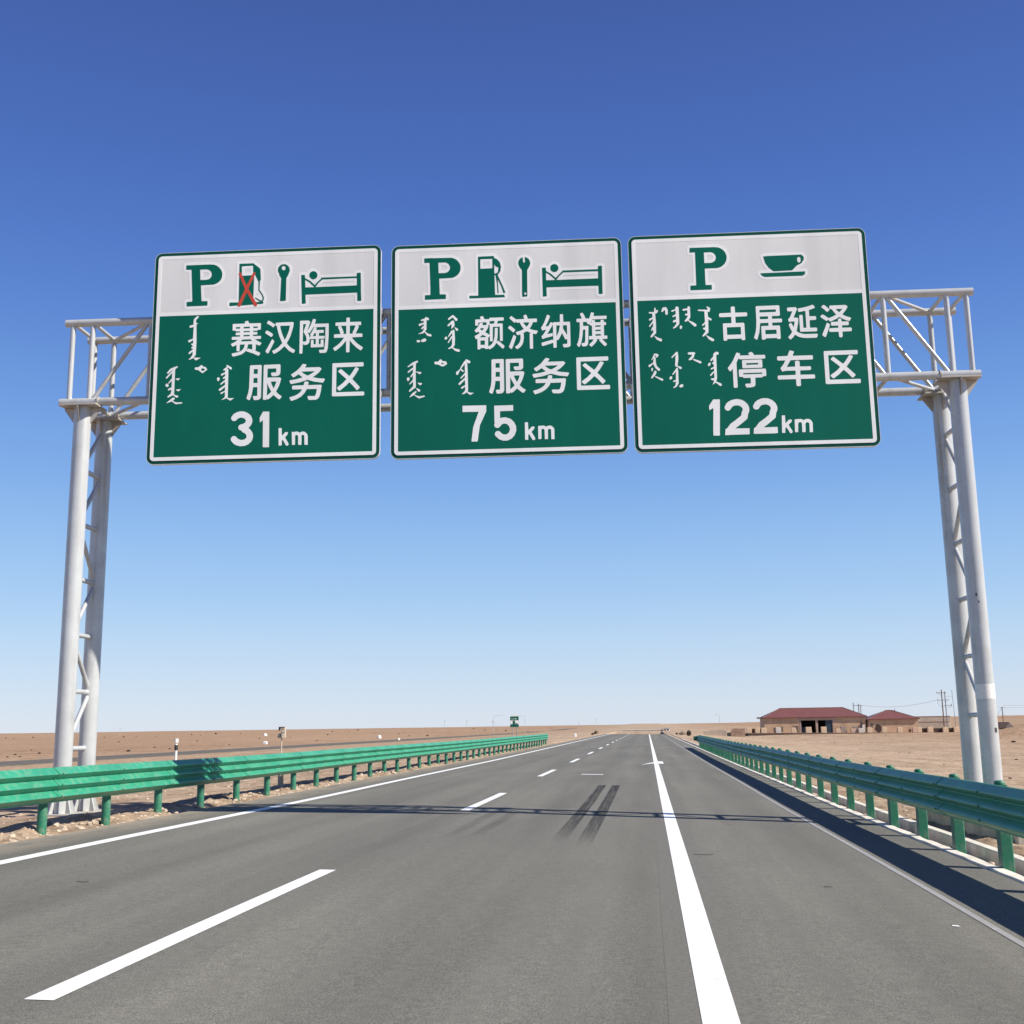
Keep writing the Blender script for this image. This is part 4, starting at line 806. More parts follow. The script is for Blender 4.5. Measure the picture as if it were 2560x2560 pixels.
for s, d in COLS:
    left = s < 0
    z0 = (ground_z(*world_xy(s, d)) + 0.02) if left else 0.20
    c = gpart("column", MB().tube((s, d, z0), (s, d, ZB - 0.075), 0.150, 40))
    b = MB().bbox(s - .30, s + .30, d - .30, d + .30, z0 - .06, z0 + .025, .012)
    gpart("base_plate", b, M['plate'], c)
    for i in range(8):
        a = i * math.pi / 4 + .39
        ca, sa = math.cos(a), math.sin(a)
        rb = MB()
        w = .012
        pr = [(.15, z0 + .02), (.245, z0 + .02), (.245, z0 + .05), (.172, z0 + .26), (.15, z0 + .26)]
        vv = [(s + r * ca - k * w * sa, d + r * sa + k * w * ca, z) for k in (-1, 1) for r, z in pr]
        rb.add(vv, [(0, 1, 2, 3, 4), (9, 8, 7, 6, 5)] + [(j, (j + 1) % 5, 5 + (j + 1) % 5, 5 + j) for j in range(5)])
        gpart("anchor_rib", rb, M['steel'], c)
    # head: a cap plate with haunched stiffeners under the bottom chord
    h = MB().bbox(s - .34, s + .34, d - .24, d + .24, ZB - .112, ZB - .082, .008)
    gpart("cap_plate", h, M['plate'], c)
    for sx in (-1, 1):
        k = MB().prism([(s + sx * .15, ZB - .115), (s + sx * .33, ZB - .115), (s + sx * .33, ZB - .15), (s + sx * .15, ZB - .40)], 'y', d - .012, d + .012)
        gpart("gusset_plate", k, M['plate'], c)
        k = MB().prism([(d + sx * .15, ZB - .115), (d + sx * .235, ZB - .115), (d + sx * .235, ZB - .15), (d + sx * .15, ZB - .40)], 'x', s - .012, s + .012)
        gpart("gusset_plate", k, M['plate'], c)
    if not left and d == 0:
        gpart("tape_band", MB().tube((s, d, 1.90), (s, d, 2.14), 0.1525, 40, caps=False), M['tape'], c)
        for a0, z1, hh, ww in ((-1.05, 1.40, .075, .16), (-1.9, 3.6, .05, .08), (-1.7, 3.48, .035, .06)):
            stc = MB()
            vv = [(s + .1535 * math.cos(a0 + t * ww), d + .1535 * math.sin(a0 + t * ww), z1 + e * hh) for e in (-.5, .5) for t in (-1, -.5, 0, .5, 1)]
            stc.add(vv, [(i, i + 1, i + 6, i + 5) for i in range(4)])
            gpart("sticker", stc, M['dark'], c)
# ladder bracing between the front and back column of each leg
for s in (-9.90, 5.52):
    zr = [6.2 - .98 * i for i in range(6)] if s < 0 else [6.55 - .98 * i for i in range(6)]
    for i, z in enumerate(zr):
        gpart("column_rung", MB().tube((s, .12, z), (s, DEPTH - .12, z), .043, 16))
    gpart("column_brace", MB().tube((s, .1, zr[0] + .04), (s, DEPTH - .1, zr[0] + .86), .040, 16))
    for i in range(5):
        a, b = zr[i] - .06, zr[i + 1] + .06
        if i % 2 == 0:
            p, q = (s, DEPTH - .1, a), (s, .1, b)
        else:
            p, q = (s, .1, a), (s, DEPTH - .1, b)
        gpart("column_brace", MB().tube(p, q, .040, 16))
for d in (0.0, DEPTH):
    gpart("bottom_chord", MB().tube((-10.33, d, ZB), (5.92, d, ZB), .075, 24))
    gpart("top_chord", MB().tube((-10.30, d, ZT), (5.92, d, ZT), .070, 24))
    for s in (-9.62, 5.24):
        gpart("chord_flange", MB().tube((s - .014, d, ZB), (s + .014, d, ZB), .092, 24), M['plate'])
nodes_s = [-9.80 + 1.09 * i for i in range(15)]
for s in [-10.17] + nodes_s + [5.80]:
    for d in (0.0, DEPTH):
        gpart("vertical_strut", MB().tube((s, d, ZB + .05), (s, d, ZT - .05), .047, 16))
    gpart("cross_strut", MB().tube((s, .05, ZT), (s, DEPTH - .05, ZT), .036, 14))
    gpart("cross_strut", MB().tube((s, .05, ZB), (s, DEPTH - .05, ZB), .036, 14))
for i in range(14):
    a, b = nodes_s[i] + .07, nodes_s[i + 1] - .07
    for d in (0.0, DEPTH):
        if i < 7:
            gpart("diagonal_brace", MB().tube((a, d, ZB + .05), (b, d, ZT - .05), .038, 16))
        else:
            gpart("diagonal_brace", MB().tube((a, d, ZT - .05), (b, d, ZB + .05), .038, 16))
    p, q = (.05, DEPTH - .05) if i % 2 else (DEPTH - .05, .05)
    gpart("plan_brace", MB().tube((a, p, ZT - .004), (b, q, ZT - .004), .032, 12))
    gpart("plan_brace", MB().tube((a, p, ZB + .004), (b, q, ZB + .004), .032, 12))

fd = MB().bbox(4.93, 6.15, -2.45, 2.3, -0.6, 0.17, 0.03)
fo = tag(fd.build("concrete_foundation", M['concrete']), "rough concrete block carrying the two right hand gantry columns", "foundation")
fo.location, fo.rotation_euler = (0, 19.35, 0), (0, 0, GRZ)
fl = MB().bbox(-10.6, -9.2, -.75, 1.65, -0.6, 0.20, 0.03)
fo = tag(fl.build("concrete_foundation", M['mud']), "sandy concrete pad under the two left hand gantry columns", "foundation")
fo.location, fo.rotation_euler = (0, 19.35, 0), (0, 0, GRZ)


# ------------------------------------------------------------------ the three big signs
def rounded(w, h, r, inset=0.0, n=7):
    r = max(.01, r - inset)
    out = []
    for cx, cz, a0 in ((w - inset - r, inset + r, -90), (w - inset - r, h - inset - r, 0), (inset + r, h - inset - r, 90), (inset + r, inset + r, 180)):
        out += [(cx + r * math.cos(R(a0 + 90 * i / n)), cz + r * math.sin(R(a0 + 90 * i / n))) for i in range(n + 1)]
    return out


def ring(mb, outer, inner, y0, y1):
    n = len(outer)
    v = [(u, y0, w) for u, w in outer] + [(u, y0, w) for u, w in inner] + [(u, y1, w) for u, w in outer] + [(u, y1, w) for u, w in inner]
    f = []
    for i in range(n):
        j = (i + 1) % n
        f += [(i, j, n + j, n + i), (i, 2 * n + i, 2 * n + j, j), (n + i, n + j, 3 * n + j, 3 * n + i)]
    return mb.add(v, f)


def area2(c):
    return sum(c[i][0] * c[(i + 1) % len(c)][1] - c[(i + 1) % len(c)][0] * c[i][1] for i in range(len(c))) / 2


def cut_sheet(name, data, mat, H, y_front, thick, parent):
    """solid cut-out sheet: closed outlines with holes, filled front, side walls back to the panel"""
    loops = [[(int(a) / 1000, H - int(b) / 1000) for a, b in (p.split(',') for p in s.split())] for s in data.split('|')]
    cu = bpy.data.curves.new("outline", 'CURVE')
    cu.dimensions = '2D'
    cu.fill_mode = 'FRONT'
    for lp in loops:
        sp = cu.splines.new('POLY')
        sp.points.add(len(lp) - 1)
        sp.points.foreach_set("co", [q for u, w in lp for q in (u, w, 0.0, 1.0)])
        sp.use_cyclic_u = True
    tmp = bpy.data.objects.new("outline", cu)
    COL.objects.link(tmp)
    dg = bpy.context.evaluated_depsgraph_get()
    dg.update()
    me = bpy.data.meshes.new_from_object(tmp.evaluated_get(dg))
    m = MB()
    m.add([(q.co.x, y_front, q.co.y) for q in me.vertices], [tuple(p.vertices) for p in me.polygons])
    bpy.data.objects.remove(tmp)
    bpy.data.meshes.remove(me)
    bpy.data.curves.remove(cu)
    for lp in loops:
        n = len(lp)
        m.add([(u, y_front, w) for u, w in lp] + [(u, y_front + thick, w) for u, w in lp], [(i, (i + 1) % n, n + (i + 1) % n, n + i) for i in range(n)])
    return m.build(name, mat, parent)


SIGNS = {1: (-8.589, -4.462, 6.166, 10.099, "large green road sign reading 31 km with a crossed out fuel pump"),
         2: (-4.267, -0.175, 6.144, 10.062, "large green road sign reading 75 km hung between the two others"),
         3: (-0.052, 4.081, 6.133, 10.069, "large green road sign reading 122 km with a coffee cup")}
for k, (s0, s1, z0, z1, label) in SIGNS.items():
    W, H = s1 - s0, z1 - z0
    ox, oy = world_xy(s0, -.28)
    sg = thing("road_sign", label, "road sign", (ox, oy, z0), GRZ, "green distance signs on the gantry")
    # the panel is two folded aluminium sheets, butted along the middle
    pn = MB().prism(rounded(W, H, .13), 'y', .012, .030)
    panel = pn.build("panel", M['rim'], sg)
    ed = MB()
    ring(ed, rounded(W, H, .13, -.004), rounded(W, H, .13, .004), .010, .075)
    ed.build("edge_trim", M['alu'], panel)
    for zc in (.45, 1.15, 1.9, 2.65, 3.4):
        MB().box(.12, W - .12, .0305, .085, zc - .035, zc + .035).build("stiffener", M['alu'], panel)
    for sx in (.42, W - .42, W * .5):
        MB().box(sx - .05, sx + .05, .0855, .165, .25, H - .25).build("mounting_rail", M['alu'], panel)
        for zc in (ZB - z0, ZT - z0):
            MB().box(sx - .07, sx + .07, .165, .205, zc - .10, zc + .10).build("mounting_clamp", M['alu'], panel)
    for sx in (.0, W - .06):
        for zc in (2.72, 2.35, 1.18):
            MB().box(sx - .02, sx + .08, .0765, .16, zc - .06, zc + .06).build("side_bracket", M['alu'], panel)
    zd = H - (1.138 + 1.206) / 2
    low = rounded(W, H, .13, .124)
    n = len(low) // 4
    # outline order: right bottom corner, right top, left top, left bottom
    bottom = low[:n] + [(W - .124, zd - .033), (.124, zd - .033)] + low[3 * n:]
    top = [(W - .124, zd + .033)] + low[n:3 * n] + [(.124, zd + .033)]
    MB().prism(bottom, 'y', .006, .0118).build("green_field", M['green'], panel)
    MB().prism(top, 'y', .006, .0118).build("header_field", M['grey'], panel)
    bd = MB()
    ring(bd, rounded(W, H, .13, .062), rounded(W, H, .13, .126), .0042, .0118)
    bd.box(.1262, W - .1262, .0044, .0118, zd - .034, zd + .034)
    bd.build("white_border", M['white'], panel)
    art = SIGN_ART[k]
    for nm, data in art.items():
        if nm.endswith('_h') or nm == 'red_cross':
            continue
        if nm + '_h' in art:
            o = cut_sheet(nm, data, M['green'], H, .0030, .0013, panel)
            cut_sheet("white_outline", art[nm + '_h'], M['white'], H, .0045, .0014, o)
            if nm == 'pump_symbol' and k == 1:
                cut_sheet("red_cross", art['red_cross'], M['red'], H, .0012, .0016, o)
        elif nm == 'vertical_script':
            # one piece per written word: outlines whose boxes touch belong together
            groups = []
            for s in data.split('|'):
                pts = [tuple(map(int, p.split(','))) for p in s.split()]
                bx = [min(p[0] for p in pts) - 28, min(p[1] for p in pts) - 28, max(p[0] for p in pts) + 28, max(p[1] for p in pts) + 28]
                txt = [s]
                while True:
                    hit = [q for q in groups if q[0][0] < bx[2] and bx[0] < q[0][2] and q[0][1] < bx[3] and bx[1] < q[0][3]]
                    if not hit:
                        break
                    for q in hit:
                        groups.remove(q)
                        bx = [min(bx[0], q[0][0]), min(bx[1], q[0][1]), max(bx[2], q[0][2]), max(bx[3], q[0][3])]
                        txt += q[1]
                groups.append((bx, txt))
            for bx, txt in groups:
                cut_sheet("vertical_script_word", '|'.join(txt), M['white'], H, .0040, .0018, panel)
        else:
            cut_sheet(nm + "_lettering", data, M['white'], H, .0040, .0018, panel)


# ------------------------------------------------------------------ guardrails
def beam_panel(length):
    """three-wave steel beam running along +y; x is outward (towards the traffic), z from 0 (lower lip) to .50"""
    ctrl = []
    lip = .012
    pitch = (.50 - 2 * lip) / 3
    for w in range(3):
        z = .50 - lip - w * pitch
        ctrl += [(.010, z), (.078, z - pitch * .36), (.094, z - pitch * .47), (.098, z - pitch * .54), (.092, z - pitch * .60), (.010, z - pitch * .95)]
    ctrl = [(0.0, .50), (.010, .497)] + ctrl + [(.010, .003), (0.0, 0.0)]
    back = [(x - .012, z) for x, z in reversed(ctrl)]
    poly = ctrl + back
    n = len(poly)
    v = [(x, yy, z) for yy in (0, length) for x, z in poly]
    m = MB()
    m.add(v, [tuple(range(n - 1, -1, -1)), tuple(range(n, 2 * n))])
    m.add(v, [(i, (i + 1) % n, n + (i + 1) % n, n + i) for i in range(n)], False)
    return m


def soft(o, segs=2):
    """ease the folds of a pressed sheet"""
    b = o.modifiers.new("bevel", 'BEVEL')
    b.width, b.segments, b.limit_method, b.angle_limit = .005, segs, 'ANGLE', R(12)
    return o


def guardrail(name, label, side, xp, y0, count, first_z, beam_z, post_shape):
    """side +1: traffic lies at +x of the posts"""
    t = thing(name, label, "guardrail", (xp, y0, 0), 0, "green guardrails along both edges of the road")
    P, proto_beam, proto_post, proto_strap, proto_block, proto_cap, proto_bolt = 2.0, None, None, None, None, None, None
    for i in range(count):
        y = i * P
        zz0 = road_z(xp, y0 + y)
        zz1 = road_z(xp, y0 + y + P)
        tilt = math.atan((zz1 - zz0) / P)
        sink = 0.25
        if proto_post is None:
            if post_shape == 'round':
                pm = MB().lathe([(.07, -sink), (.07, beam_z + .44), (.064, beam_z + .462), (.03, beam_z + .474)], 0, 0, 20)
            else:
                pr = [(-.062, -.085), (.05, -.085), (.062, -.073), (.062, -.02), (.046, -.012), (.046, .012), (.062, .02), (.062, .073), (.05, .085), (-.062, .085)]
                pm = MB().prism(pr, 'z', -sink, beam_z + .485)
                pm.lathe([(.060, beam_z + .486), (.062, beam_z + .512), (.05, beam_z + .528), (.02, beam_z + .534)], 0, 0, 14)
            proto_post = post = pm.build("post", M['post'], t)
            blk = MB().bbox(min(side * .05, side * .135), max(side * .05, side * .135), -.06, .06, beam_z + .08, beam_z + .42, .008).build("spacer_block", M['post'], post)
            proto_block = blk
        else:
            post = proto_post.copy()
            COL.objects.link(post)
            post.parent = t
            b = proto_block.copy()
            COL.objects.link(b)
            b.parent = post
        post.location = (0, y, zz0)
        post.rotation_euler = (random.uniform(-.010, .010), random.uniform(-.008, .008), random.uniform(-.06, .06))
        if i < count - 1:
            if proto_beam is None:
                bm_ = beam_panel(P + .06).build("beam", M['rail'], t)
                soft(bm_)
                proto_beam = bm = bm_
                sm = beam_panel(.010)
                sm.v = [(x * 1.01 + .0035, yy + .002, z * 1.006 - .0015) for x, yy, z in sm.v]
                proto_strap = sm.build("lap_joint", M['post'], bm)
                bo = MB()
                for zc in (.085, .245, .405):
                    bo.tube((.092, .12, zc), (.108, .12, zc), .017, 8)
                proto_bolt = bo.build("beam_bolts", M['post'], bm)
            else:
                bm = proto_beam.copy()
                COL.objects.link(bm)
                bm.parent = t
                for pr_ in (proto_strap, proto_bolt):
                    s_ = pr_.copy()
                    COL.objects.link(s_)
                    s_.parent = bm
            # each sheet laps 4 mm over the next one
            bm.location = (side * (.135 + (.004 if i % 2 else 0)), y - .03, zz0 + beam_z)
            bm.rotation_euler = (tilt, 0, 0)
            bm.scale = (side, 1, 1)
    return t, (xp, y0 + (count - 1) * P, road_z(xp, y0 + (count - 1) * P))


guardrail("guardrail", "sunlit bright green guardrail on round posts along the left edge of the road", 1, -8.75, 2.14, 50, 0, .415, 'round')
gl, gend = guardrail("guardrail", "shaded dark green guardrail on square posts along the right hand shoulder", -1, 3.95, -2.16, 47, 0, .435, 'square')
ye = 46 * 2.0
tm = MB()
tm.prism([(-.19, gend[2] + .5), (-.19, gend[2] + .93), (-.02, gend[2] + .93), (-.02, gend[2] + .5)], 'y', ye + .0, ye + .5)
tm.prism([(-.46, gend[2] + .58), (-.46, gend[2] + .86), (-.19, gend[2] + .90), (-.19, gend[2] + .52)], 'y', ye + .12, ye + .5)
tm.build("end_terminal", M['post'], gl)


# ------------------------------------------------------------------ things along the left side
def marker(t, r0, r1, z0, z1, name, mat, n=14):
    return MB().lathe([(r0, z0), (r1, z1)], 0, 0, n).build(name, mat, t)


x, y = -15.1, 36.0
t = thing("delineator_post", "slim white delineator post with a black band behind the left guardrail", "delineator", (x, y, ground_z(x, y)))
top = 1.35 - ground_z(x, y)
marker(t, .040, .038, -.3, top - .16, "post", M['white_paint'])
marker(t, .058, .056, top - .36, top - .20, "black_band", M['black_paint'])
marker(t, .062, .060, top - .12, top, "cap", M['white_paint'])

x, y = -9.35, 29.0
g0 = ground_z(x, y)
top = 1.66 - g0
t = thing("roadside_box", "weathered cream box on a thin pole, with a brown bracket on top", "roadside box", (x, y, g0), R(12))
marker(t, .075, .07, -.3, .52, "sleeve", M['concrete'])
marker(t, .017, .016, .52, top - .02, "pole", M['tan_paint'])
b = MB().bbox(.0, .10, -.07, .07, top - .28, top - .02, .006).build("box", M['tan_paint'], t)
MB().box(.012, .075, -.0745, -.0705, top - .165, top - .150).build("slot", M['black_paint'], b)
MB().box(.02, .07, -.0745, -.0705, top - .075, top - .060).build("slot", M['brown_metal'], b)
MB().box(-.075, .085, -.085, .085, top - .0195, top - .005).build("roof_plate", M['brown_metal'], t)
MB().prism([(-.075, top - .11), (-.045, top - .09), (-.018, top - .02), (-.075, top - .02)], 'y', -.05, .05).build("bracket", M['brown_metal'], t)
MB().lathe([(.025, top - .18), (.055, top - .23), (.058, top - .265), (.03, top - .285)], -.045, 0, 16).build("lamp", M['lamp_green'], t)

x, y = -28.6, 250.0
g0 = ground_z(x, y)
t = thing("fuel_sign", "small distant green sign with a fuel pump on a white field", "road sign", (x, y, g0), R(4))
zb, zt = 1.63 - g0, 3.93 - g0
for sx in (-.5, .45):
    MB().tube((sx, .06, -.4), (sx, .06, zb + .3), .07, 10).build("pole", M['mast'], t)
pn = MB().box(-.93, .93, 0, .05, zb, zt).build("panel", M['green'], t)
hgt = zt - zb
MB().box(-.90, .90, -.012, -.002, zt - hgt * .60 - .30, zt - hgt * .37).build("white_field", M['white'], pn)
pu = MB()
pu.box(-.36, .12, -.028, -.0125, zb + .55, zt - hgt * .39)
pu.prism([(.14, zb + .95), (.62, zb + .80), (.78, zb + .55), (.55, zb + .55), (.46, zb + .70), (.14, zb + .78)], 'y', -.028, -.0125)
pu.box(-.80, .80, -.030, -.0125, zb + .42, zb + .535)
pu.build("pump_symbol", M['green'], pn)
le = MB()
for i, (a, h) in enumerate(((-.62, .22), (-.42, .16), (-.22, .24), (0, .18), (.20, .26), (.40, .20))):
    le.box(a, a + .05, -.012, -.002, zt - .62, zt - .62 + h)
    le.box(a + .055, a + .14, -.012, -.002, zt - .62, zt - .57)
    le.box(a + .055, a + .12, -.012, -.002, zt - .50, zt - .46)
le.build("lettering", M['white'], pn)
MB().box(-.7, .8, 0, .05, zt + .002, zt + .36).build("top_plate", M['white_paint'], t)


def lamp_post(x, y, h, arm, label, r=.10):
    g0 = ground_z(x, y)
    t = thing("street_lamp", label, "street lamp", (x, y, g0))
    MB().tube((0, 0, -.4), (0, 0, h), r, 8, r * .7).build("pole", M['far_mast'], t)
    if arm:
        MB().path([(0, 0, h), (arm * .4, 0, h + .35), (arm, 0, h + .5)], r * .6, 6).build("arm", M['far_mast'], t)
        MB().bbox(arm - .5, arm + .3, -.2, .2, h + .42, h + .58, .04).build("lamp_head", M['far_mast'], t)
    return t


lamp_post(-63.1, 600, 8.0, -3.2, "thin street lamp reaching left, just right of the small green sign")
lamp_post(-79.5, 600, 8.2, 4.6, "thin street lamp reaching right, left of the small green sign")
lamp_post(36.8, 600, 6.6, -1.6, "lone street lamp on the skyline left of the red roofed building")


def thin_pole(x, y, h, label, guy=0.0):
    g0 = ground_z(x, y)
    t = thing("utility_pole", label, "pole", (x, y, g0))
    MB().tube((0, 0, -.4), (0, 0, h), .11, 8, .08).build("pole", M['far_mast'], t)
    MB().box(-.6, .6, -.06, .06, h - .9, h - .75).build("crossarm", M['far_mast'], t)
    if guy:
        MB().tube((0, .0, h - .5), (guy, 0, -.1), .035, 5).build("guy_wire", M['far_mast'], t)
    return t


thin_pole(-74.7, 560, 6.2, "short pole with a slanted stay wire left of the small green sign", 5.5)
thin_pole(-123, 700, 7.2, "faint bare pole on the skyline, leftmost above the left guardrail")
thin_pole(-109.3, 700, 7.0, "faint bare pole on the skyline, second above the left guardrail")
thin_pole(-46.8, 800, 5.2, "small pole on the skyline above the left road edge")
thin_pole(-34.9, 800, 7.0, "taller thin pole on the skyline above the dashed lane line")
thin_pole(-331, 700, 5.5, "tiny pole on the skyline at the far left edge")


def rock(name, label, cat, x, y, sx, sy, sz, mat, shape='block'):
    random.seed(int(abs(x * 7 + y * 3)))
    m = MB()
    if shape == 'block':
        m.bbox(-sx / 2, sx / 2, -sy / 2, sy / 2, -.3, sz, min(sx, sz) * .22)
    else:
        prof = [(sx * .5, -.2), (sx * .5, sz * .35), (sx * .40, sz * .72), (sx * .2, sz * .95), (.03, sz)]
        m.lathe(prof, 0, 0, 14)
    o = m.build(name, mat)
    o.location = (x, y, ground_z(x, y))
    return tag(o, label, cat)


rock("marker_stone", "white domed marker far out on the plain, above the square white block", "marker stone", -189, 560, 2.0, 2.0, 1.2, M['white_paint'], 'dome')
rock("marker_stone", "square white block on the plain left of the weathered box", "marker stone", -77.4, 229.5, .85, .6, .55, M['white_paint'])
rock("marker_stone", "white boulder beyond the middle of the left guardrail", "marker stone", -78.4, 335, 1.2, 1.0, .95, M['white_paint'], 'dome')
rock("marker_stone", "small pale stone just over the left guardrail, right of the white boulder", "marker stone", -58.1, 268, .75, .6, .55, M['pale_block'], 'dome')
rock("boundary_post", "stubby white boundary post on the verge past the end of the left guardrail", "boundary post", -10.4, 168, .34, .26, .46, M['white_paint'])


# ------------------------------------------------------------------ dry shrubs
def tuft(n, w, h, seed, mat, leafy=0.0):
    """one low dry shrub: many thin twigs and leaf-sized faces"""
    rng = random.Random(seed)
    m = MB()
    for _ in range(n):
        a = rng.uniform(0, 6.283)
        r = w * .5 * math.sqrt(rng.random())
        bx, by = r * .45 * math.cos(a), r * .45 * math.sin(a)
        tx, ty = r * math.cos(a + rng.uniform(-.4, .4)), r * math.sin(a + rng.uniform(-.4, .4))
        tz = h * rng.uniform(.35, 1.0) * (1 - .55 * (r / (w * .5)) ** 2)
        t = w * rng.uniform(.03, .07)
        px, py = -math.sin(a) * t, math.cos(a) * t
        m.add([(bx - px, by - py, -.03), (bx + px, by + py, -.03), (tx + px * .3, ty + py * .3, tz), (tx - px * .3, ty - py * .3, tz)], [(0, 1, 2, 3)])
        if leafy:
            for _k in range(3):
                q = [(tx + rng.uniform(-1, 1) * leafy, ty + rng.uniform(-1, 1) * leafy, max(0, tz + rng.uniform(-1.5, .6) * leafy)) for _j in range(3)]
                m.add(q, [(0, 1, 2)])
    return m


SHRUBS = [(-376.9,647.9,1.37),(-357.2,622.0,1.46),(-371.3,668.4,1.56),(-81.3,142.2,0.57),(-73.7,130.0,0.52),(-82.3,150.0,0.63),(-74.3,128.3,0.42),(-157.0,331.5,1.12),(-303.2,622.1,1.13),(-296.3,631.5,1.85),(-282.2,616.8,1.24),(-286.9,654.3,1.02),(-73.5,158.4,0.82),(-74.6,175.4,0.7),(-297.8,734.5,1.77),(-269.0,677.4,1.04),(-422.4,1078.3,1.41),(-307.1,801.7,2.62),(-128.9,322.1,0.78),(-91.7,239.1,0.36),(-85.1,193.6,0.47),(-101.2,181.8,0.42),(-344.0,610.1,0.71),(-292.1,810.9,1.31),(-130.9,381.9,0.86),(-83.4,287.4,0.82),(-159.3,568.0,1.44),(-255.8,925.3,2.05),(-268.9,1061.7,3.34),(-188.8,789.5,0.99),(-112.6,519.7,1.3),(-89.1,429.9,1.07),(-79.5,416.0,1.42),(-74.0,406.8,0.63),(-164.1,1091.7,3.03),(-117.9,840.0,1.81),(-88.7,726.4,2.01),(-61.5,598.6,1.47),(-77.5,945.4,1.45),(-81.5,220.0,0.5),(-174.1,493.5,0.64),(-133.3,423.8,0.68),(-234.0,896.1,1.41),(22.4,176.7,0.18),(26.1,167.7,0.26),(29.3,165.2,0.26),(22.9,110.2,0.14),(23.5,109.1,0.14),(46.8,156.3,0.87),(26.4,87.9,0.35),(57.9,199.9,0.26),(65.2,213.9,0.34),(16.9,69.7,0.09),(13.9,47.3,0.1)]
protos = [tuft(110, 1, h, s, M['twig']).build("dry_shrub", M['twig']) for s, h in ((1, .42), (2, .30), (3, .5))]
for i, (x, y, w) in enumerate(SHRUBS):
    src = protos[i % 3]
    o = src if i < 3 else src.copy()
    if i >= 3:
        COL.objects.link(o)
    w = max(w, .18)
    o.location = (x, y, ground_z(x, y))
    o.rotation_euler = (0, 0, i * 1.7)
    o.scale = (w, w, w * .85)
    if x < 0:
        tag(o, "small dark dry shrub dotted over the bare plain beyond the left guardrail", "shrub", "dry shrubs on the left plain")
    else:
        tag(o, "small dark dry shrub on the sandy slope behind the right guardrail", "shrub", "dry shrubs on the right slope")

for x, y, w, h, mt, label in ((7.0, 200, .85, 1.1, 'bush', "dark upright bush by the far left end of the right guardrail"),
                              (-10.3, 236, .95, .75, 'pale_bush', "pale round grass clump on the verge beside the far end of the road"),
                              (-9.9, 222, .6, .4, 'bush', "low olive bush beside the pale round grass clump"),
                              (-9.6, 205, .5, .35, 'twig', "low brown bush nearest the end of the left guardrail"),
                              (5.6, 226, .5, .4, 'bush', "low bush on the right verge at the far crest of the road"),
                              (6.4, 218, 1.2, .7, 'pale_bush', "wide pale bush on the right verge left of the dark upright bush")):
    o = tuft(260, w, h, int(y), M[mt], .09 * w).build("bush", M[mt])
    o.location = (x, y, ground_z(x, y))
    tag(o, label, "bush")

t = thing("low_wall", "long low white wall across the plain behind the far end of the road", "wall", (-7.2, 330, .02))
MB().bbox(0, 11.7, 0, .4, -.5, .36, .03).build("wall", M['pale_mud'], t)
MB().bbox(0, 11.7, -.04, .44, .365, .46, .02).build("coping", M['white_paint'], t)
for i in range(5):
    MB().bbox(i * 2.6, i * 2.6 + .4, -.10, -.045, -.5, .34, .02).build("pier", M['pale_mud'], t)
t = thing("white_hut", "tiny flat roofed white hut at the right end of the low wall", "hut", (4.55, 329.5, -.25))
h = MB().bbox(0, 1.7, 0, 1.6, -.4, 1.05, .02).build("wall", M['white_paint'], t)
MB().box(.2, .7, -.015, -.002, 0, .8).build("door", M['brown_metal'], t)
MB().box(1.0, 1.45, -.015, -.002, .35, .75).build("window", M['inside'], t)
MB().box(-.12, 1.82, -.12, 1.72, 1.055, 1.13).build("roof", M['pale_block'], t)


# ------------------------------------------------------------------ the red roofed buildings on the right
def hip_roof(x0, x1, y0, y1, ze, zr, hip, over=.35, thick=.16):
    """hipped roof slab with an eaves edge"""
    X0, X1, Y0, Y1 = x0 - over, x1 + over, y0 - over, y1 + over
    ym = (y0 + y1) / 2
    v = [(X0, Y0, ze), (X1, Y0, ze), (X1, Y1, ze), (X0, Y1, ze), (X0, Y0, ze + thick), (X1, Y0, ze + thick), (X1, Y1, ze + thick), (X0, Y1, ze + thick),
         (x0 + hip, ym, zr), (x1 - hip, ym, zr)]
    f = [(0, 3, 2, 1), (0, 1, 5, 4), (1, 2, 6, 5), (2, 3, 7, 6), (3, 0, 4, 7), (4, 5, 9, 8), (5, 6, 9), (6, 7, 8, 9), (7, 4, 8)]
    return MB().add(v, f)


BZ = -1.25
t = thing("long_building", "long tan brick building with a maroon hipped roof and two dark garage openings", "building", (25.6, 260, BZ))
LB = 21.8
zc = 2.72 - BZ
w = MB()
g1, g2 = (7.95, 11.05), (11.55, 14.65)
gb, gt = .70, 3.42
w.box(0, g1[0], 0, .3, -.3, zc)
w.box(g1[1], g2[0], 0, .3, -.3, gt)
w.box(g2[1], LB, 0, .3, -.3, zc)
w.box(g1[0], g2[1], 0, .3, gt + .002, zc)
w.box(g1[0], g1[1], 0, .3, -.3, gb)
w.box(g2[0], g2[1], 0, .3, -.3, gb)
w.box(0, .3, .3, 9, -.3, zc)
w.box(LB - .3, LB, .3, 9, -.3, zc)
w.box(0, LB, 9, 9.3, -.3, zc)
wo = w.build("wall", M['wall'], t)
tr = MB()
tr.box(7.2, 15.4, -.04, -.004, gt + .03, zc - .05)
tr.box(g1[1] + .02, g2[0] - .02, -.04, -.004, gb, gt + .028)
tr.box(g1[0] - .35, g1[0] - .02, -.04, -.004, gb, gt + .028)
tr.box(g2[1] + .02, g2[1] + .35, -.04, -.004, gb, gt + .028)
tr.build("garage_surround", M['trim'], t)
for a, b in (g1, g2):
    fr_ = MB()
    fr_.box(a + .001, b - .001, 5.0, 5.1, gb, gt).build("garage_back", M['inside'], t)
    MB().box(a + .001, b - .001, .301, 5.0, gb - .05, gb - .002).build("garage_floor", M['dark'], t)
MB().box(g2[0] + 1.62, g2[1] - .01, .06, .12, gb + .002, gt - .01).build("door_leaf", M['door'], t)
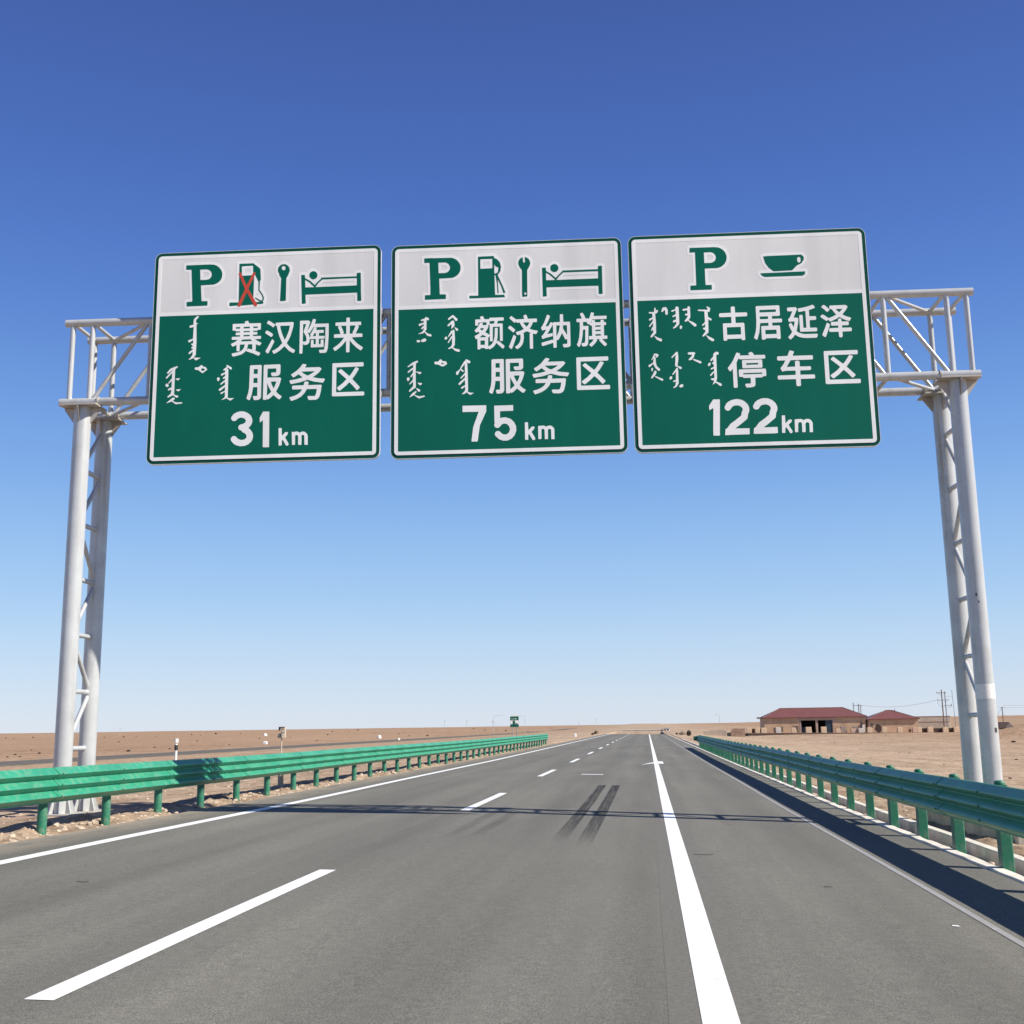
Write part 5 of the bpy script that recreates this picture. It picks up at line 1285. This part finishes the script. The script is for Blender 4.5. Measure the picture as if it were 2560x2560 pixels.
MB().box(g1[0] + .01, g1[1] - .9, .9, 1.0, gb + .002, gb + 1.25).build("door_leaf", M['door'], t)
for a, b, z0, z1 in ((2.05, 2.55, .85, 2.0), (3.15, 4.05, 1.05, 2.2), (6.1, 7.35, .75, 2.3), (20.6, 21.0, 1.6, 3.0)):
    f_ = MB()
    f_.box(a, b, -.03, -.004, z0, z1)
    fo_ = f_.build("blocked_window", M['mud'], t)
    MB().box(a + .08, b - .08, -.045, -.0305, z0 + .08, z1 - .08).build("recess", M['dark_wall'], fo_)
rf = hip_roof(0, LB, 0, 9.3, zc + .002, 4.92 - BZ, 4.0).build("roof", M['roof'], t)
MB().tube((4.0, 4.65, 4.93 - BZ), (LB - 4.0, 4.65, 4.93 - BZ), .07, 8).build("ridge_cap", M['brown_metal'], rf)
for (xa, ya), (xb, yb) in (((-.35, -.35), (4.0, 4.65)), ((LB + .35, -.35), (LB - 4.0, 4.65))):
    MB().tube((xa, ya, zc + .17), (xb, yb, 4.93 - BZ), .06, 8).build("hip_cap", M['brown_metal'], rf)
MB().box(-1.5, -.36, .1, .5, zc - .05, zc + .28).build("gutter_spout", M['brown_metal'], t)

t = thing("small_building", "small tan building with a steep maroon hipped roof beside the long building", "building", (47.75, 259, -1.45))
zc = 2.1 + 1.45
w = MB().box(0, 10.4, 0, 8, -.3, zc).build("wall", M['wall'], t)
rf = hip_roof(0, 10.4, 0, 8, zc + .002, 4.12 + 1.45, 4.55).build("roof", M['roof'], t)
MB().tube((4.55, 4, 4.13 + 1.45), (5.85, 4, 4.13 + 1.45), .07, 8).build("ridge_cap", M['brown_metal'], rf)
for xa, xb in ((-.35, 4.55), (10.75, 5.85)):
    MB().tube((xa, -.35, zc + .17), (xb, 4, 4.13 + 1.45), .06, 8).build("hip_cap", M['brown_metal'], rf)
MB().tube((6.4, 3.4, 4.9 + .2), (6.4, 3.4, 5.75), .09, 8).build("chimney", M['brown_metal'], rf)
f_ = MB().box(.35, .95, -.03, -.004, 1.9, 2.75).build("blocked_window", M['mud'], t)
MB().box(.43, .87, -.045, -.0305, 1.98, 2.67).build("recess", M['dark_wall'], f_)
so = MB()
for cx, wd, hh in ((2.0, 1.5, 1.9), (6.3, .9, 1.0), (8.6, .6, .8)):
    pts = [(cx + wd * .5 * math.cos(a) * random.uniform(.7, 1.1), .75 + hh * .5 + hh * .5 * math.sin(a) * random.uniform(.7, 1.1)) for a in [i * .42 for i in range(15)]]
    so.prism(pts, 'y', -.012, -.004)
so.build("soot_stain", M['timber'], t)

# platform wall in front of the buildings
t = thing("retaining_wall", "long low dark stone retaining wall below the row of blocks", "wall", (19.9, 254.5, 0))
m = MB()
N = 30
top = [-.42 - .45 * i / N for i in range(N + 1)]
for i in range(N):
    a, b = 45.4 * i / N, 45.4 * (i + 1) / N
    m.prism([(a, -1.9), (b, -1.9), (b, top[i + 1]), (a, top[i])], 'y', 0, 4.2)
m.build("wall", M['dark_wall'], t)
MB().box(.1, 1.65, -.4, -.01, -1.5, -.45).build("culvert", M['inside'], t)
MB().box(8.2, 9.3, -.3, -.01, -1.35, -.55).build("culvert", M['inside'], t)
cp = MB()
for i in range(N):
    a, b = 45.4 * i / N, 45.4 * (i + 1) / N
    cp.prism([(a, top[i] + .003), (b, top[i + 1] + .003), (b, top[i + 1] + .10), (a, top[i] + .10)], 'y', -.08, .5)
cp.build("coping", M['mud'], t)


def ptop(x):
    return -.42 - .45 * (x - 19.9) / 45.4


t = thing("wooden_fence", "dark brown board fence linking the last blocks on the right", "fence", (58.2, 256.6, ptop(62)))
MB().box(0, 1.1, 0, .08, -.3, 1.0).build("fence_panel", M['timber'], t)
MB().box(2.3, 4.25, 0, .08, -.3, .98).build("fence_panel", M['timber'], t)
MB().box(5.35, 6.5, 0, .08, -.3, 1.0).build("fence_panel", M['timber'], t)
for px in (1.11, 2.2, 4.26, 5.26, 6.51):
    MB().box(px, px + .08, -.02, .10, -.3, 1.1).build("fence_post", M['timber'], t)
t = thing("wooden_fence", "short dark board fence between the three leftmost blocks", "fence", (22.35, 256.6, ptop(22.3)))
MB().box(0, .85, 0, .08, -.2, 1.0).build("fence_panel", M['timber'], t)
MB().box(1.8, 2.2, 0, .08, -.2, 1.0).build("fence_panel", M['timber'], t)

BLOCKS = [(21.4, 22.43, .78, 'block', "orange tan block, leftmost of the row before the buildings"),
          (23.26, 24.2, .76, 'block', "orange tan block, second from the left in the row"),
          (24.5, 25.62, .74, 'block', "orange tan block in front of the long building's left corner"),
          (27.6, 28.68, .80, 'pale_block', "pale grey block before the long building's left blocked window"),
          (30.93, 32.0, .72, 'block', "tan block with a cut corner before the soot framed window"),
          (33.98, 35.16, .76, 'block', "tan block standing in front of the left garage opening"),
          (37.17, 38.28, .78, 'block', "tan block standing in front of the right garage opening"),
          (40.33, 41.27, .42, 'block', "tan leaning block just right of the right garage opening"),
          (43.47, 44.53, .38, 'pink_block', "pinkish slanted block before the long building's right half"),
          (44.99, 46.11, .36, 'pale_block', "pale white block in front of the tall white slab"),
          (46.88, 47.8, .50, 'block', "tan block where the two buildings meet"),
          (49.91, 50.89, .46, 'block', "tan block before the sooty wall of the small building"),
          (53.08, 54.06, .40, 'block', "yellowish block before the middle of the small building"),
          (56.24, 57.21, .38, 'pink_block', "pinkish block before the small building's right corner"),
          (57.3, 58.11, .42, 'block', "narrow tan block touching the small building's corner block"),
          (59.34, 60.42, .40, 'block', "tan block, third from the right end of the row"),
          (62.49, 63.56, .35, 'block', "tan block, second from the right end, by the tall utility pole"),
          (64.79, 65.82, .32, 'block', "tan block, last at the right end of the row")]
for i, (x0, x1, zt, mt, label) in enumerate(BLOCKS):
    xm, w = (x0 + x1) / 2, x1 - x0
    zb = ptop(xm) + .001
    m = MB()
    if 'cut corner' in label:
        m.prism([(-w / 2, 0), (w / 2, 0), (w / 2, (zt - zb) * .55), (w * .22, zt - zb), (-w / 2, zt - zb)], 'y', 0, 1.0)
    elif 'leaning' in label or 'slanted' in label:
        m.prism([(-w / 2, 0), (w / 2, 0), (w / 2 - .08, zt - zb - .05), (-w / 2 - .05, zt - zb)], 'y', 0, 1.0)
    else:
        m.bbox(-w / 2, w / 2, 0, 1.0, 0, zt - zb, .03, .97)
    o = m.build("stone_block", M[mt])
    o.location = (xm, 255.6 + (i % 3) * .12, zb)
    tag(o, label, "block", "tan blocks standing before the buildings")
for nm, x0, x1, z0, z1, yy, mt, label in (("pallet_stack", 41.35, 42.75, 0, .72, 256.9, 'grey_block', "grey stack of boards right of the right garage opening"),
                                          ("crate", 41.5, 42.5, .73, 1.46, 256.9, 'grey_block', "pale grey crate resting on the stack of boards"),
                                          ("white_slab", 45.95, 46.6, 0, 1.8, 256.95, 'pale_block', "tall narrow white slab leaning at the long building's right corner"),
                                          ("crate", 44.2, 45.1, 0, 1.45, 257.4, 'grey_block', "grey crate half hidden behind the pinkish slanted block")):
    xm = (x0 + x1) / 2
    m = MB()
    if nm == 'pallet_stack':
        for q in range(5):
            m.box(-(x1 - x0) / 2, (x1 - x0) / 2, 0, .9, q * .144, q * .144 + .10)
            for e in (-.6, -.05, .5):
                m.box(e, e + .10, .02, .88, q * .144 + .1005, q * .144 + .1435)
    elif nm == 'white_slab':
        m.prism([(-.33, 0), (.33, 0), (.33, z1), (-.2, z1), (-.28, .9)], 'y', 0, .35)
    else:
        m.bbox(-(x1 - x0) / 2, (x1 - x0) / 2, 0, .9, z0, z1, .02)
        for e in (.25, .55, .8):
            m.box(-(x1 - x0) / 2 + .03, (x1 - x0) / 2 - .03, -.02, -.002, z0 + (z1 - z0) * e - .03, z0 + (z1 - z0) * e + .03)
    o = m.build(nm, M[mt])
    o.location = (xm, yy, ptop(xm) + .001)
    tag(o, label, nm.replace('_', ' '))

t = thing("ruined_wall", "broken mud brick wall crumbling left of the long building", "wall", (16.7, 241, -1.3))
MB().prism([(0, -.3), (3.1, -.3), (3.1, 2.05), (2.2, 1.95), (1.2, 2.1), (.5, 1.9), (.15, 1.2), (0, .9)], 'y', 0, .45).build("wall", M['mud'], t)
MB().prism([(-5.2, -.3), (-.6, -.3), (-.55, 1.55), (-1.6, 1.75), (-3.4, 1.7), (-5.2, 1.5)], 'y', 1.5, 2.0).build("wall", M['pale_mud'], t)
MB().box(-.5, .25, -.1, .9, -.2, 1.2).build("opening", M['dark'], t)
for x0, x1, z0, z1, yy, label in ((58.9, 73.0, -1.2, 1.45, 292, "pale mud terrace wall right of the small building"), (61.5, 84, -1.2, 2.9, 335, "far pale mud wall behind the tall utility pole")):
    t = thing("mud_wall", label, "wall", (x0, yy, 0))
    MB().bbox(0, x1 - x0, 0, .6, z0 - .6, z1, .05).build("wall", M['pale_mud'], t)
    MB().bbox(-.05, x1 - x0 + .05, -.06, .66, z1 + .003, z1 + .14, .03).build("coping", M['mud'], t)


# ------------------------------------------------------------------ poles and wires on the right
def gz(x, y):
    return ground_z(x, y)


x, y = 64.3, 262.0
t = thing("utility_pole", "tall utility pole with crossarms and loops of cable beside the small building", "utility pole", (x, y, gz(x, y)))
zb = -gz(x, y)
MB().tube((0, 0, -.5), (0, 0, 8.4 + zb), .16, 10, .11).build("pole", M['wood_pole'], t)
MB().tube((.75, .2, -.5), (.70, .2, 7.9 + zb), .10, 8).build("side_pole", M['mast'], t)
MB().box(-1.1, .9, -.05, .05, 7.62 + zb, 7.74 + zb).build("crossarm", M['mast'], t)
MB().box(-1.0, 1.4, -.05, .05, 6.05 + zb, 6.16 + zb).build("crossarm", M['mast'], t)
MB().box(.4, 2.0, .12, .2, 4.9 + zb, 5.0 + zb).build("crossarm", M['mast'], t)
for px, pz in ((-1.0, 7.75), (-.4, 7.75), (.8, 7.75), (-.9, 6.17), (1.3, 6.17), (1.9, 5.01)):
    MB().lathe([(.07, pz + zb), (.10, pz + .12 + zb), (.06, pz + .3 + zb)], px, 0.0 if pz != 5.01 else .16, 8).build("insulator", M['pale_block'], t)
for pts in (((-.85, 6.0), (-.95, 5.4), (-.6, 4.9), (-.1, 4.7)), ((.1, 4.8), (.9, 4.6), (1.6, 4.5), (1.95, 4.9)), ((-1.05, 7.7), (-.5, 7.3), (-.1, 7.2))):
    MB().path([(a, 0.02, b + zb) for a, b in pts], .03, 5).build("cable_loop", M['mast'], t)
x = 66.75
t = thing("mast", "slender bare mast right of the tall utility pole", "mast", (x, y, gz(x, y)))
MB().tube((0, 0, -.4), (-.25, 0, 8.15 - gz(x, y)), .06, 8, .045).build("pole", M['mast'], t)
MB().lathe([(.07, 8.15 - gz(x, y)), (.05, 8.3 - gz(x, y))], -.25, 0, 8).build("cap", M['mast'], t)
t = thing("pole_frame", "two pole frame with a crossbar rising behind the long building's roof", "utility pole", (51.9, 300, gz(52, 300)))
zb = -gz(52, 300)
for px, top in ((0, 6.5), (1.25, 6.2), (1.75, 5.9)):
    MB().tube((px, 0, -.4), (px, 0, top + zb), .10 if px != 1.25 else .13, 8).build("pole", M['mast'], t)
MB().box(-.2, 2.2, -.06, .06, 5.7 + zb, 5.83 + zb).build("crossbar", M['mast'], t)


def wire(name, label, pts, sag, r=.028):
    m = MB()
    for a, b in zip(pts[:-1], pts[1:]):
        a, b = Vector(a), Vector(b)
        q = [a.lerp(b, i / 10) - Vector((0, 0, sag * (1 - (2 * i / 10 - 1) ** 2))) for i in range(11)]
        m.path(q, r, 4)
    tag(m.build(name, M['mast']), label, "wire")


wire("overhead_wire", "thin overhead wire sagging from the pole frame to the tall utility pole", [(53.9, 300, 5.8), (63.4, 262, 6.2)], .9)
wire("overhead_wire", "thin overhead wire between the tall utility pole and the slender mast", [(64.4, 262, 7.1), (66.5, 262, 6.9)], .08)
x, y = 76.15, 260
t = thing("utility_pole", "small utility pole standing over the brown tarpaulin pit at the right edge", "utility pole", (x, y, gz(x, y)))
MB().tube((0, 0, -.4), (0, 0, 4.4 - gz(x, y)), .11, 8, .09).build("pole", M['wood_pole'], t)
MB().box(-.5, .5, -.05, .05, 4.2 - gz(x, y), 4.3 - gz(x, y)).build("crossarm", M['mast'], t)
MB().tube((-.1, 0, 4.1 - gz(x, y)), (-2.3, 0, 1.2 - gz(x, y)), .025, 5).build("guy_wire", M['mast'], t)
MB().tube((.1, 0, 3.0 - gz(x, y)), (2.4, 0, 1.3 - gz(x, y)), .025, 5).build("guy_wire", M['mast'], t)
wire("overhead_wire", "upper thin wire running off the small utility pole to the right edge", [(76.3, 260, 4.75), (96, 262, 4.9)], .1)
wire("overhead_wire", "lower thin wire running off the small utility pole to the right edge", [(76.2, 260, 4.3), (96, 262, 4.4)], .1)

x, y = 67.3, 230
t = thing("tarpaulin_bin", "brown tarpaulin trough, wider at the top, on the right edge of the plain", "trough", (x, y, gz(x, y)))
MB().prism([(-.62, -.05), (.42, -.05), (1.08, 1.0), (-1.12, 1.0)], 'y', 0, 2.4).build("tarpaulin", M['tarp'], t)
MB().prism([(.48, -.05), (2.2, -.05), (1.12, 1.02)], 'y', .3, 2.2).build("netting", M['net'], t)
MB().tube((-1.15, 0, 1.02), (1.12, 0, 1.02), .05, 6).build("top_rail", M['mast'], t)
